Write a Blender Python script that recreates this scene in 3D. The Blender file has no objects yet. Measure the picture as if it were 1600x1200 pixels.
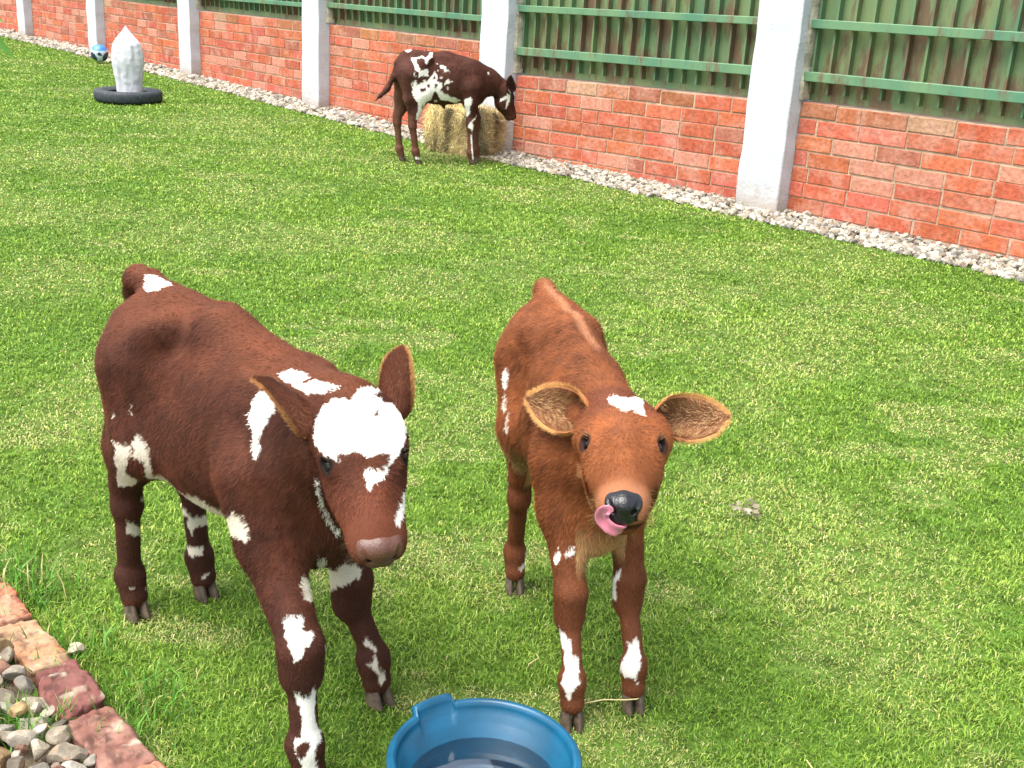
import bpy, math, random
import numpy as np
from math import radians, sin, cos, pi
from mathutils import Matrix, Vector

random.seed(7)
rng = np.random.default_rng(7)
scene = bpy.context.scene

# ------------------------------------------------------------------ camera
F_PX, PITCH, ROLL, CAM_H = 1790.0, radians(19.75), radians(3.4), 1.45
cd = bpy.data.cameras.new('camera')
cam = bpy.data.objects.new('camera', cd)
scene.collection.objects.link(cam)
scene.camera = cam
cd.sensor_width = 36.0
cd.lens = 36.0 * F_PX / 1600.0
cd.clip_start = 0.05
cd.clip_end = 2000
_s, _c = sin(ROLL), cos(ROLL)
_right = Vector((_c, _s * sin(PITCH), _s * cos(PITCH)))
_down = Vector((_s, -_c * sin(PITCH), -_c * cos(PITCH)))
_fwd = Vector((0, cos(PITCH), -sin(PITCH)))
_m = Matrix.Identity(4)
for i in range(3):
    _m[i][0] = _right[i]; _m[i][1] = -_down[i]; _m[i][2] = -_fwd[i]
_m[2][3] = CAM_H
cam.matrix_world = _m

# ------------------------------------------------------------------ sky and sun
SUN_EL, SUN_AZ = radians(66), radians(235)       # azimuth clockwise from +Y
world = bpy.data.worlds.new('World')
scene.world = world
world.use_nodes = True
wn, wl = world.node_tree.nodes, world.node_tree.links
bg = wn['Background']
sky = wn.new('ShaderNodeTexSky')
sky.sky_type = 'NISHITA'
sky.sun_disc = False
sky.sun_elevation = SUN_EL
sky.sun_rotation = SUN_AZ
sky.air_density = 1.0
sky.dust_density = 4.0
hs = wn.new('ShaderNodeHueSaturation')
hs.inputs['Saturation'].default_value = 0.45
wl.new(sky.outputs[0], hs.inputs['Color'])
wl.new(hs.outputs[0], bg.inputs['Color'])
bg.inputs['Strength'].default_value = 0.15
sd = bpy.data.lights.new('sun', 'SUN')
sd.energy = 1.7
sd.angle = radians(45)
sd.color = (1.0, 0.96, 0.90)
sun = bpy.data.objects.new('sun', sd)
scene.collection.objects.link(sun)
_sd = Vector((sin(SUN_AZ) * cos(SUN_EL), cos(SUN_AZ) * cos(SUN_EL), sin(SUN_EL)))
sun.rotation_euler = _sd.to_track_quat('Z', 'Y').to_euler()
scene.render.engine = 'CYCLES'
scene.view_settings.view_transform = 'Standard'
scene.view_settings.look = 'None'
scene.view_settings.exposure = 1.55
scene.view_settings.gamma = 1.0


# ------------------------------------------------------------------ helpers
def link(o, parent=None):
    scene.collection.objects.link(o)
    if parent is not None:
        o.parent = parent
    return o


def tag(o, label=None, cat=None, group=None, kind=None):
    if label: o['label'] = label
    if cat: o['category'] = cat
    if group: o['group'] = group
    if kind: o['kind'] = kind
    return o


def empty(name, loc=(0, 0, 0), rz=0.0):
    o = bpy.data.objects.new(name, None)
    o.empty_display_size = 0.1
    o.location = loc
    o.rotation_euler = (0, 0, rz)
    return link(o)


def np_mesh(name, V, faces, mat, parent=None, col=None, smooth=True, fcol=None, matidx=None):
    """faces: list of int arrays (n,k); one mesh object. col: per-vertex rgb."""
    V = np.asarray(V, dtype=np.float32)
    me = bpy.data.meshes.new(name)
    if not isinstance(faces, (list, tuple)):
        faces = [faces]
    faces = [np.asarray(f, dtype=np.int32) for f in faces if len(f)]
    nl = sum(f.size for f in faces)
    nf = sum(len(f) for f in faces)
    me.vertices.add(len(V)); me.loops.add(nl); me.polygons.add(nf)
    me.vertices.foreach_set('co', V.ravel())
    me.loops.foreach_set('vertex_index', np.concatenate([f.ravel() for f in faces]))
    tot = np.concatenate([np.full(len(f), f.shape[1], dtype=np.int32) for f in faces])
    st = np.concatenate([[0], np.cumsum(tot)[:-1]]).astype(np.int32)
    me.polygons.foreach_set('loop_start', st)
    me.polygons.foreach_set('loop_total', tot)
    me.polygons.foreach_set('use_smooth', np.full(nf, bool(smooth)))
    mats = mat if isinstance(mat, (list, tuple)) else [mat]
    for m in mats: me.materials.append(m)
    if matidx is not None:
        me.polygons.foreach_set('material_index', np.asarray(matidx, dtype=np.int32))
    if col is not None:
        ca = me.color_attributes.new('Col', 'FLOAT_COLOR', 'POINT')
        c4 = np.ones((len(V), 4), dtype=np.float32); c4[:, :3] = col
        ca.data.foreach_set('color', c4.ravel())
    me.update(calc_edges=True)
    me.validate()
    o = bpy.data.objects.new(name, me)
    return link(o, parent)


def _hash(ix, iy, iz, seed):
    h = (ix.astype(np.int64) * 374761393 + iy.astype(np.int64) * 668265263 + iz.astype(np.int64) * 2147483647 + seed * 974711) & 0xffffffff
    h = ((h ^ (h >> 13)) * 1274126177) & 0xffffffff
    h = ((h ^ (h >> 15)) * 2246822519) & 0xffffffff
    return ((h ^ (h >> 16)) & 0xffffff) / float(0xffffff)


def vnoise(P, scale, seed=0):
    """value noise in -1..1, P (n,3)"""
    q = np.asarray(P, dtype=np.float64) * scale
    i = np.floor(q).astype(np.int64); f = q - i
    f = f * f * (3 - 2 * f)
    r = 0
    for dx in (0, 1):
        wx = f[:, 0] if dx else 1 - f[:, 0]
        for dy in (0, 1):
            wy = f[:, 1] if dy else 1 - f[:, 1]
            for dz in (0, 1):
                wz = f[:, 2] if dz else 1 - f[:, 2]
                r = r + wx * wy * wz * _hash(i[:, 0] + dx, i[:, 1] + dy, i[:, 2] + dz, seed)
    return r * 2 - 1


def fbm(P, scale, seed=0, n=3):
    r = 0; a = 1.0; t = 0
    for k in range(n):
        r = r + a * vnoise(P, scale * 2 ** k, seed + k * 17); t += a; a *= 0.55
    return r / t


def nrm(v):
    v = np.asarray(v, dtype=float)
    return v / np.maximum(np.linalg.norm(v, axis=-1, keepdims=True), 1e-9)


# ------------------------------------------------------------------ materials
def mat_new(name):
    m = bpy.data.materials.new(name)
    m.use_nodes = True
    return m, m.node_tree.nodes, m.node_tree.links, m.node_tree.nodes['Principled BSDF']


def mat_plain(name, col, rough=0.6, spec=0.5, noise=0.0, nscale=20, bump=0.0, bscale=60, metal=0.0, coat=0.0):
    m, n, l, b = mat_new(name)
    b.inputs['Roughness'].default_value = rough
    b.inputs['Specular IOR Level'].default_value = spec
    b.inputs['Metallic'].default_value = metal
    b.inputs['Coat Weight'].default_value = coat
    b.inputs['Base Color'].default_value = (*col, 1)
    if noise or bump:
        tc = n.new('ShaderNodeTexCoord')
        nt = n.new('ShaderNodeTexNoise'); nt.inputs['Scale'].default_value = nscale; nt.inputs['Detail'].default_value = 6
        l.new(tc.outputs['Object'], nt.inputs['Vector'])
        mr = n.new('ShaderNodeMapRange')
        mr.inputs['From Min'].default_value = 0.3; mr.inputs['From Max'].default_value = 0.7
        mr.inputs['To Min'].default_value = 1 - noise; mr.inputs['To Max'].default_value = 1 + noise
        l.new(nt.outputs[0], mr.inputs[0])
        vm = n.new('ShaderNodeVectorMath'); vm.operation = 'SCALE'
        vm.inputs[0].default_value = col
        l.new(mr.outputs[0], vm.inputs['Scale'])
        l.new(vm.outputs[0], b.inputs['Base Color'])
        if bump:
            n2 = n.new('ShaderNodeTexNoise'); n2.inputs['Scale'].default_value = bscale; n2.inputs['Detail'].default_value = 5
            l.new(tc.outputs['Object'], n2.inputs['Vector'])
            bp = n.new('ShaderNodeBump'); bp.inputs['Strength'].default_value = 1.0; bp.inputs['Distance'].default_value = bump
            l.new(n2.outputs[0], bp.inputs['Height']); l.new(bp.outputs[0], b.inputs['Normal'])
    return m


def mat_col(name, rough=0.7, spec=0.3, transl=0.0, bump=0.0, bscale=80, noise=0.0, nscale=30, sheen=0.0):
    """vertex-colour material (attribute Col), optional translucency"""
    m, n, l, b = mat_new(name)
    at = n.new('ShaderNodeAttribute'); at.attribute_name = 'Col'
    src = at.outputs['Color']
    b.inputs['Roughness'].default_value = rough
    b.inputs['Specular IOR Level'].default_value = spec
    b.inputs['Sheen Weight'].default_value = sheen
    if noise or bump:
        tc = n.new('ShaderNodeTexCoord')
    if noise:
        nt = n.new('ShaderNodeTexNoise'); nt.inputs['Scale'].default_value = nscale; nt.inputs['Detail'].default_value = 7
        l.new(tc.outputs['Object'], nt.inputs['Vector'])
        mr = n.new('ShaderNodeMapRange')
        mr.inputs['From Min'].default_value = 0.3; mr.inputs['From Max'].default_value = 0.7
        mr.inputs['To Min'].default_value = 1 - noise; mr.inputs['To Max'].default_value = 1 + noise
        l.new(nt.outputs[0], mr.inputs[0])
        vm = n.new('ShaderNodeVectorMath'); vm.operation = 'SCALE'
        l.new(src, vm.inputs[0]); l.new(mr.outputs[0], vm.inputs['Scale'])
        src = vm.outputs[0]
    l.new(src, b.inputs['Base Color'])
    if bump:
        n2 = n.new('ShaderNodeTexNoise'); n2.inputs['Scale'].default_value = bscale; n2.inputs['Detail'].default_value = 5
        l.new(tc.outputs['Object'], n2.inputs['Vector'])
        bp = n.new('ShaderNodeBump'); bp.inputs['Strength'].default_value = 1.0; bp.inputs['Distance'].default_value = bump
        l.new(n2.outputs[0], bp.inputs['Height']); l.new(bp.outputs[0], b.inputs['Normal'])
    if transl:
        tr = n.new('ShaderNodeBsdfTranslucent'); l.new(src, tr.inputs['Color'])
        mx = n.new('ShaderNodeMixShader'); mx.inputs[0].default_value = transl
        l.new(b.outputs[0], mx.inputs[1]); l.new(tr.outputs[0], mx.inputs[2])
        l.new(mx.outputs[0], n['Material Output'].inputs['Surface'])
    return m


M = {}
M['fur'] = mat_col('calf_fur', 0.60, 0.12, transl=0.10)
M['skin'] = mat_col('calf_skin', 0.75, 0.15)
M['grass'] = mat_col('grass_blade', 0.5, 0.3, transl=0.30)
M['soil'] = mat_plain('lawn_soil', (0.065, 0.12, 0.018), 0.95, 0.1, noise=0.5, nscale=18, bump=0.01, bscale=60)
M['stone'] = mat_col('pale_stone', 0.85, 0.25, bump=0.003, bscale=70, noise=0.22, nscale=28)
M['hoof'] = mat_plain('hoof_horn', (0.075, 0.054, 0.036), 0.6, 0.3, noise=0.6, nscale=60, bump=0.001, bscale=200)
M['eye'] = mat_plain('eye_gloss', (0.004, 0.003, 0.003), 0.22, 0.30)
M['nose_dark'] = mat_plain('nose_dark', (0.022, 0.022, 0.027), 0.28, 0.6, noise=0.3, nscale=90, bump=0.0012, bscale=260)
M['nose_pink'] = mat_plain('nose_pink', (0.14, 0.056, 0.042), 0.42, 0.5, noise=0.3, nscale=60, bump=0.0012, bscale=260)
M['tongue'] = mat_plain('tongue_pink', (0.58, 0.17, 0.25), 0.28, 0.6, noise=0.12, nscale=60, bump=0.0008, bscale=350, coat=0.4)
M['mouth'] = mat_plain('mouth_dark', (0.03, 0.012, 0.010), 0.6, 0.3)
M['tub'] = mat_plain('tub_plastic', (0.001, 0.068, 0.135), 0.34, 0.5, noise=0.22, nscale=16, bump=0.0004, bscale=40)
M['sack'] = mat_plain('sack_cloth', (0.50, 0.51, 0.54), 0.8, 0.2, noise=0.10, nscale=14, bump=0.004, bscale=22)
M['tyre'] = mat_plain('tyre_rubber', (0.035, 0.042, 0.048), 0.65, 0.3, noise=0.35, nscale=30, bump=0.002, bscale=60)
M['hay'] = mat_col('hay', 0.7, 0.2, transl=0.15)
M['straw'] = mat_plain('straw', (0.55, 0.48, 0.22), 0.6, 0.3)
M['leaf'] = mat_col('leaf', 0.4, 0.4, transl=0.35)


def mat_plaster():
    m, n, l, b = mat_new('white_plaster')
    b.inputs['Roughness'].default_value = 0.9
    tc = n.new('ShaderNodeTexCoord')
    nt = n.new('ShaderNodeTexNoise'); nt.inputs['Scale'].default_value = 3.5; nt.inputs['Detail'].default_value = 8; nt.inputs['Roughness'].default_value = 0.65
    l.new(tc.outputs['Object'], nt.inputs['Vector'])
    cr = n.new('ShaderNodeValToRGB')
    cr.color_ramp.elements[0].position = 0.30; cr.color_ramp.elements[0].color = (0.41, 0.435, 0.475, 1)
    cr.color_ramp.elements[1].position = 0.52; cr.color_ramp.elements[1].color = (0.49, 0.52, 0.565, 1)
    l.new(nt.outputs[0], cr.inputs[0])
    # dirt near the foot
    sp = n.new('ShaderNodeSeparateXYZ'); l.new(tc.outputs['Object'], sp.inputs[0])
    n3 = n.new('ShaderNodeTexNoise'); n3.inputs['Scale'].default_value = 14; n3.inputs['Detail'].default_value = 6
    l.new(tc.outputs['Object'], n3.inputs['Vector'])
    ad = n.new('ShaderNodeMath'); ad.operation = 'MULTIPLY_ADD'; ad.inputs[1].default_value = -0.32; 
    l.new(n3.outputs[0], ad.inputs[0]); l.new(sp.outputs['Z'], ad.inputs[2])
    mr = n.new('ShaderNodeMapRange'); mr.inputs['From Min'].default_value = -0.14; mr.inputs['From Max'].default_value = 0.10
    mr.inputs['To Min'].default_value = 0.75; mr.inputs['To Max'].default_value = 0.0
    l.new(ad.outputs[0], mr.inputs[0])
    mx = n.new('ShaderNodeMix'); mx.data_type = 'RGBA'
    l.new(mr.outputs[0], mx.inputs['Factor']); l.new(cr.outputs[0], mx.inputs['A']); mx.inputs['B'].default_value = (0.30, 0.24, 0.17, 1)
    l.new(mx.outputs['Result'], b.inputs['Base Color'])
    n2 = n.new('ShaderNodeTexNoise'); n2.inputs['Scale'].default_value = 45; n2.inputs['Detail'].default_value = 6
    l.new(tc.outputs['Object'], n2.inputs['Vector'])
    bp = n.new('ShaderNodeBump'); bp.inputs['Distance'].default_value = 0.004
    l.new(n2.outputs[0], bp.inputs['Height']); l.new(bp.outputs[0], b.inputs['Normal'])
    return m


def mat_brick():
    m, n, l, b = mat_new('red_brick')
    b.inputs['Roughness'].default_value = 0.9
    b.inputs['Specular IOR Level'].default_value = 0.2
    at = n.new('ShaderNodeAttribute'); at.attribute_name = 'Col'
    tc = n.new('ShaderNodeTexCoord')
    nt = n.new('ShaderNodeTexNoise'); nt.inputs['Scale'].default_value = 7; nt.inputs['Detail'].default_value = 8; nt.inputs['Roughness'].default_value = 0.6
    l.new(tc.outputs['Object'], nt.inputs['Vector'])
    cr = n.new('ShaderNodeValToRGB')
    cr.color_ramp.elements[0].position = 0.47; cr.color_ramp.elements[0].color = (0, 0, 0, 1)
    cr.color_ramp.elements[1].position = 0.76; cr.color_ramp.elements[1].color = (0.75, 0.75, 0.75, 1)
    l.new(nt.outputs[0], cr.inputs[0])
    mx = n.new('ShaderNodeMix'); mx.data_type = 'RGBA'
    l.new(cr.outputs[0], mx.inputs['Factor']); l.new(at.outputs['Color'], mx.inputs['A']); mx.inputs['B'].default_value = (0.48, 0.27, 0.20, 1)
    n4 = n.new('ShaderNodeTexNoise'); n4.inputs['Scale'].default_value = 38; n4.inputs['Detail'].default_value = 6
    l.new(tc.outputs['Object'], n4.inputs['Vector'])
    mr = n.new('ShaderNodeMapRange'); mr.inputs['From Min'].default_value = 0.3; mr.inputs['From Max'].default_value = 0.7
    mr.inputs['To Min'].default_value = 0.75; mr.inputs['To Max'].default_value = 1.22
    l.new(n4.outputs[0], mr.inputs[0])
    vm = n.new('ShaderNodeVectorMath'); vm.operation = 'SCALE'
    l.new(mx.outputs['Result'], vm.inputs[0]); l.new(mr.outputs[0], vm.inputs['Scale'])
    l.new(vm.outputs[0], b.inputs['Base Color'])
    bp = n.new('ShaderNodeBump'); bp.inputs['Distance'].default_value = 0.006
    l.new(n4.outputs[0], bp.inputs['Height']); l.new(bp.outputs[0], b.inputs['Normal'])
    return m


def mat_green(name, base, rust):
    m, n, l, b = mat_new(name)
    b.inputs['Roughness'].default_value = 0.55
    tc = n.new('ShaderNodeTexCoord')
    mp = n.new('ShaderNodeMapping'); mp.inputs['Scale'].default_value = (1, 1, 0.30)
    l.new(tc.outputs['Object'], mp.inputs['Vector'])
    nt = n.new('ShaderNodeTexNoise'); nt.inputs['Scale'].default_value = 9; nt.inputs['Detail'].default_value = 9; nt.inputs['Roughness'].default_value = 0.68
    l.new(mp.outputs[0], nt.inputs['Vector'])
    big = n.new('ShaderNodeTexNoise'); big.inputs['Scale'].default_value = 1.6; big.inputs['Detail'].default_value = 2
    l.new(tc.outputs['Object'], big.inputs['Vector'])
    ad = n.new('ShaderNodeMath'); ad.operation = 'MULTIPLY_ADD'; ad.inputs[1].default_value = 0.45
    l.new(big.outputs[0], ad.inputs[0]); l.new(nt.outputs[0], ad.inputs[2])
    cr = n.new('ShaderNodeValToRGB')
    cr.color_ramp.elements[0].position = 0.84 - rust; cr.color_ramp.elements[0].color = (0, 0, 0, 1)
    cr.color_ramp.elements[1].position = 0.95 - rust; cr.color_ramp.elements[1].color = (0.85, 0.85, 0.85, 1)
    l.new(ad.outputs[0], cr.inputs[0])
    fade = n.new('ShaderNodeTexNoise'); fade.inputs['Scale'].default_value = 4; fade.inputs['Detail'].default_value = 6
    l.new(mp.outputs[0], fade.inputs['Vector'])
    c2 = n.new('ShaderNodeValToRGB')
    c2.color_ramp.elements[0].position = 0.35; c2.color_ramp.elements[0].color = (*base, 1)
    c2.color_ramp.elements[1].position = 0.65; c2.color_ramp.elements[1].color = (base[0] * 2.0, base[1] * 1.28, base[2] * 1.05, 1)
    l.new(fade.outputs[0], c2.inputs[0])
    mx = n.new('ShaderNodeMix'); mx.data_type = 'RGBA'
    l.new(cr.outputs[0], mx.inputs['Factor']); l.new(c2.outputs[0], mx.inputs['A']); mx.inputs['B'].default_value = (0.125, 0.058, 0.036, 1)
    l.new(mx.outputs['Result'], b.inputs['Base Color'])
    bp = n.new('ShaderNodeBump'); bp.inputs['Distance'].default_value = 0.002
    l.new(nt.outputs[0], bp.inputs['Height']); l.new(bp.outputs[0], b.inputs['Normal'])
    return m


M['plaster'] = mat_plaster()
M['brick'] = mat_brick()
M['mortar'] = mat_plain('mortar', (0.38, 0.27, 0.19), 0.95, 0.1, noise=0.3, nscale=12, bump=0.006, bscale=50)
M['green_sheet'] = mat_green('green_sheet_metal', (0.078, 0.160, 0.078), 0.10)
M['green_rib'] = mat_green('green_rib_metal', (0.060, 0.145, 0.075), 0.12)
M['green_rail'] = mat_green('green_rail_metal', (0.062, 0.175, 0.105), 0.06)


# ------------------------------------------------------------------ generic solids
class Solid:
    """collects boxes etc. into one mesh, with per-vertex colour"""
    def __init__(s): s.V = []; s.Q = []; s.C = []; s.MI = []; s.n = 0
    def add(s, V, Q, col=(1, 1, 1), mi=0):
        V = np.asarray(V, float); Q = np.asarray(Q, int)
        s.V.append(V); s.Q.append(Q + s.n); s.C.append(np.tile(np.asarray(col, float), (len(V), 1)) if np.ndim(col) == 1 else np.asarray(col)); s.MI.append(np.full(len(Q), mi)); s.n += len(V)
    def box(s, o, ax, ay, az, col=(1, 1, 1), mi=0, bev=0.0):
        """box from corner o with edge vectors; bev chamfers all edges by inset in the ay=-side face"""
        o, ax, ay, az = (np.asarray(v, float) for v in (o, ax, ay, az))
        c = [o, o + ax, o + ax + az, o + az, o + ay, o + ax + ay, o + ax + ay + az, o + ay + az]
        if not bev:
            s.add(c, [(0, 1, 2, 3), (5, 4, 7, 6), (4, 0, 3, 7), (1, 5, 6, 2), (3, 2, 6, 7), (4, 5, 1, 0)], col, mi)
        else:
            ux, uy, uz = (v / np.linalg.norm(v) * bev for v in (ax, ay, az))
            f = [o + ux + uz, o + ax - ux + uz, o + ax + az - ux - uz, o + az + ux - uz]
            g = [v + uy for v in c[:4]]
            s.add(f + g + c[4:], [(0, 1, 2, 3), (4, 5, 1, 0), (5, 6, 2, 1), (6, 7, 3, 2), (7, 4, 0, 3), (9, 8, 11, 10), (8, 4, 7, 11), (5, 9, 10, 6), (7, 6, 10, 11), (8, 9, 5, 4)], col, mi)
    def build(s, name, mat, parent=None, smooth=False):
        return np_mesh(name, np.concatenate(s.V), [np.concatenate(s.Q)], mat, parent, np.concatenate(s.C), smooth, matidx=np.concatenate(s.MI))


def ico(sub=2):
    import bmesh
    bm = bmesh.new(); bmesh.ops.create_icosphere(bm, subdivisions=sub, radius=1)
    V = np.array([v.co[:] for v in bm.verts]); T = np.array([[v.index for v in f.verts] for f in bm.faces]); bm.free()
    return V, T


ICO1, ICO2, ICO3 = ico(1), ico(2), ico(3)
ICO4 = ico(4)
ICO5 = ico(5)


def rock(r, seed, base=ICO2, ang=0.5):
    """angular pebble: sphere cut by random planes"""
    g = np.random.default_rng(seed)
    V = base[0].copy()
    for k in range(9):
        d = nrm(g.normal(size=3)); h = g.uniform(0.45, 0.8)
        t = V @ d
        V = V - np.outer(np.maximum(t - h, 0), d)
    V += 0.03 * np.stack([vnoise(V, 3, seed), vnoise(V, 3, seed + 5), vnoise(V, 3, seed + 9)], 1)
    return V * np.asarray(r)


def rot3(g):
    q = nrm(g.normal(size=4)); w, x, y, z = q
    return np.array([[1 - 2 * (y * y + z * z), 2 * (x * y - z * w), 2 * (x * z + y * w)], [2 * (x * y + z * w), 1 - 2 * (x * x + z * z), 2 * (y * z - x * w)], [2 * (x * z - y * w), 2 * (y * z + x * w), 1 - 2 * (x * x + y * y)]])


#SPLIT1
# ------------------------------------------------------------------ setting: ground, wall line
PIL = np.array([(1.475, 7.983), (-0.441, 9.990), (-2.388, 12.337), (-4.403, 14.796), (-6.456, 17.26), (-8.46, 19.56), (-10.46, 21.95)])
DIR0 = nrm(PIL[0] - PIL[6])
PIL = np.vstack([PIL[0] + (DIR0 + np.array([0.045, 0.03])) * 3.02, PIL])           # one pillar just outside the frame on the right
PW, PD, PROT = 0.345, 0.34, 0.125
TOPS = [(0.755, 0.785), (0.655, 0.728), (0.85, 0.885), (0.80, 0.842), (0.77, 0.79), (0.75, 0.78), (0.73, 0.76)]     # wall-top heights (left end, right end)
PDIR = []
for i in range(len(PIL)):
    a = PIL[min(i + 1, len(PIL) - 1)]; b_ = PIL[max(i - 1, 0)]
    PDIR.append(nrm(b_ - a))
PDIR = np.array(PDIR)


def back(d):           # unit vector pointing behind the wall
    return np.array([-d[1], d[0]]) if -d[1] * 0 + d[0] > 0 else np.array([d[1], -d[0]])


def wall_ends(i):
    """bay between pillar i (right) and i+1 (left): wall face end points"""
    L, R = PIL[i + 1], PIL[i]
    dL, dR = PDIR[i + 1], PDIR[i]
    return L + dL * PW + back(dL) * PROT, R + back(dR) * PROT


# ground sheet
gs = Solid()
gx = np.linspace(-400, 400, 3); 
gs.add([(-600, -300, -0.014), (600, -300, -0.014), (600, 900, -0.014), (-600, 900, -0.014)], [(0, 1, 2, 3)])
tag(gs.build('lawn_ground', M['soil']), kind='structure')


def lawn_ok(P):
    """True where lawn grows (right of the brick edging, camera side of the gravel strip)"""
    ok = np.ones(len(P), bool)
    # gravel strip line: 0.32 m in front of wall face
    for i in range(len(PIL) - 1):
        a, b_ = PIL[i + 1], PIL[i]
        d = nrm(b_ - a); nb = back(d)
        t = (P - a) @ d; L = np.linalg.norm(b_ - a)
        inb = (t > -0.01) & (t < L + 0.01)
        wob = 0.07 * vnoise(np.c_[P, P[:, 0] * 0], 2.2, 3) + 0.03 * vnoise(np.c_[P, P[:, 0] * 0], 9, 4)
        off = (P - a) @ nb
        ok &= ~(inb & (off > -GRAV_W - wob))
    a, b_ = PIL[-1], PIL[-2]
    d = nrm(b_ - a); ok &= ~(((P - a) @ d < 0) & ((P - a) @ back(d) > -GRAV_W))
    a, b_ = PIL[1], PIL[0]
    d = nrm(b_ - a); ok &= ~(((P - b_) @ d > 0) & ((P - b_) @ back(d) > -GRAV_W))
    # brick edging
    e0, e1 = EDGE_IN
    d = nrm(e1 - e0); nl = np.array([-d[1], d[0]])
    wob = 0.012 * vnoise(np.c_[P, P[:, 0] * 0], 12, 8)
    ok &= ((P - e0) @ nl) > 0.0 + wob
    return ok


GRAV_W = 0.19
EDGE_IN = (np.array([-1.16, 2.36]), np.array([-0.585, 1.735]))        # inner (lawn side) edge of the brick border


def blades(P, hgt, wid, lean, col, name, mat, label=None, z0=-0.014, kind='stuff'):
    n = len(P)
    az = rng.uniform(0, 2 * pi, n)
    d = np.stack([np.cos(az), np.sin(az)], 1)
    fa = az + pi / 2 + rng.normal(0, 0.5, n)
    w = np.stack([np.cos(fa), np.sin(fa)], 1)
    V = np.zeros((n, 5, 3))
    base = np.c_[P, np.full(n, z0) if P.shape[1] == 2 else np.zeros((n, 0))]
    for k, (t, ww) in enumerate(((0, 0.8), (0.55, 1.0))):
        off = d * (lean * t * t * hgt)[:, None]
        z = hgt * t * np.sqrt(np.maximum(1 - (lean * t * 0.5) ** 2, 0.1))
        for s_ in (0, 1):
            V[:, 2 * k + s_, :2] = base[:, :2] + off + w * ((s_ - 0.5) * ww * wid)[:, None]
            V[:, 2 * k + s_, 2] = base[:, 2] + z
    V[:, 4, :2] = base[:, :2] + d * (lean * hgt)[:, None]
    V[:, 4, 2] = base[:, 2] + hgt * np.sqrt(np.maximum(1 - (lean * 0.75) ** 2, 0.08))
    idx = np.arange(n)[:, None] * 5
    Q = idx + np.array([[0, 1, 3, 2]])
    T = idx + np.array([[2, 3, 4]])
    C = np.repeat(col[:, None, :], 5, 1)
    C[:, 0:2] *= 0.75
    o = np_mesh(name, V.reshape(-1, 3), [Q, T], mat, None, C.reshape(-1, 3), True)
    if label: o['label'] = label
    return tag(o, kind=kind)


DRY = [(1.31, 3.29, .10, 1.0), (0.91, 2.86, .13, .8), (0.88, 2.54, .07, .9), (0.77, 5.54, .30, .6), (1.84, 6.65, .35, .7), (-1.36, 6.21, .40, .55), (-0.5, 5.40, .30, .6),
       (0.24, 3.94, .14, .5), (-2.18, 5.16, .35, .5), (-0.44, 3.7, .2, .3), (-0.04, 2.72, .12, .7), (0.30, 1.93, .10, .8), (-3.3, 8.5, .6, .6), (0.66, 8.2, .5, .7), (0.0, 2.55, .09, .6),
       (-1.0, 2.62, .12, .5), (1.0, 1.95, .08, .4), (1.6, 2.6, .15, .4), (1.75, 4.6, .3, .4), (1.2, 4.9, .2, .5), (-2.8, 10.8, .7, .6), (-1.9, 9.2, .5, .5), (1.9, 5.4, .3, .6), (0.15, 5.0, .2, .5), (-4.5, 12.6, .5, .5)]


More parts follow.
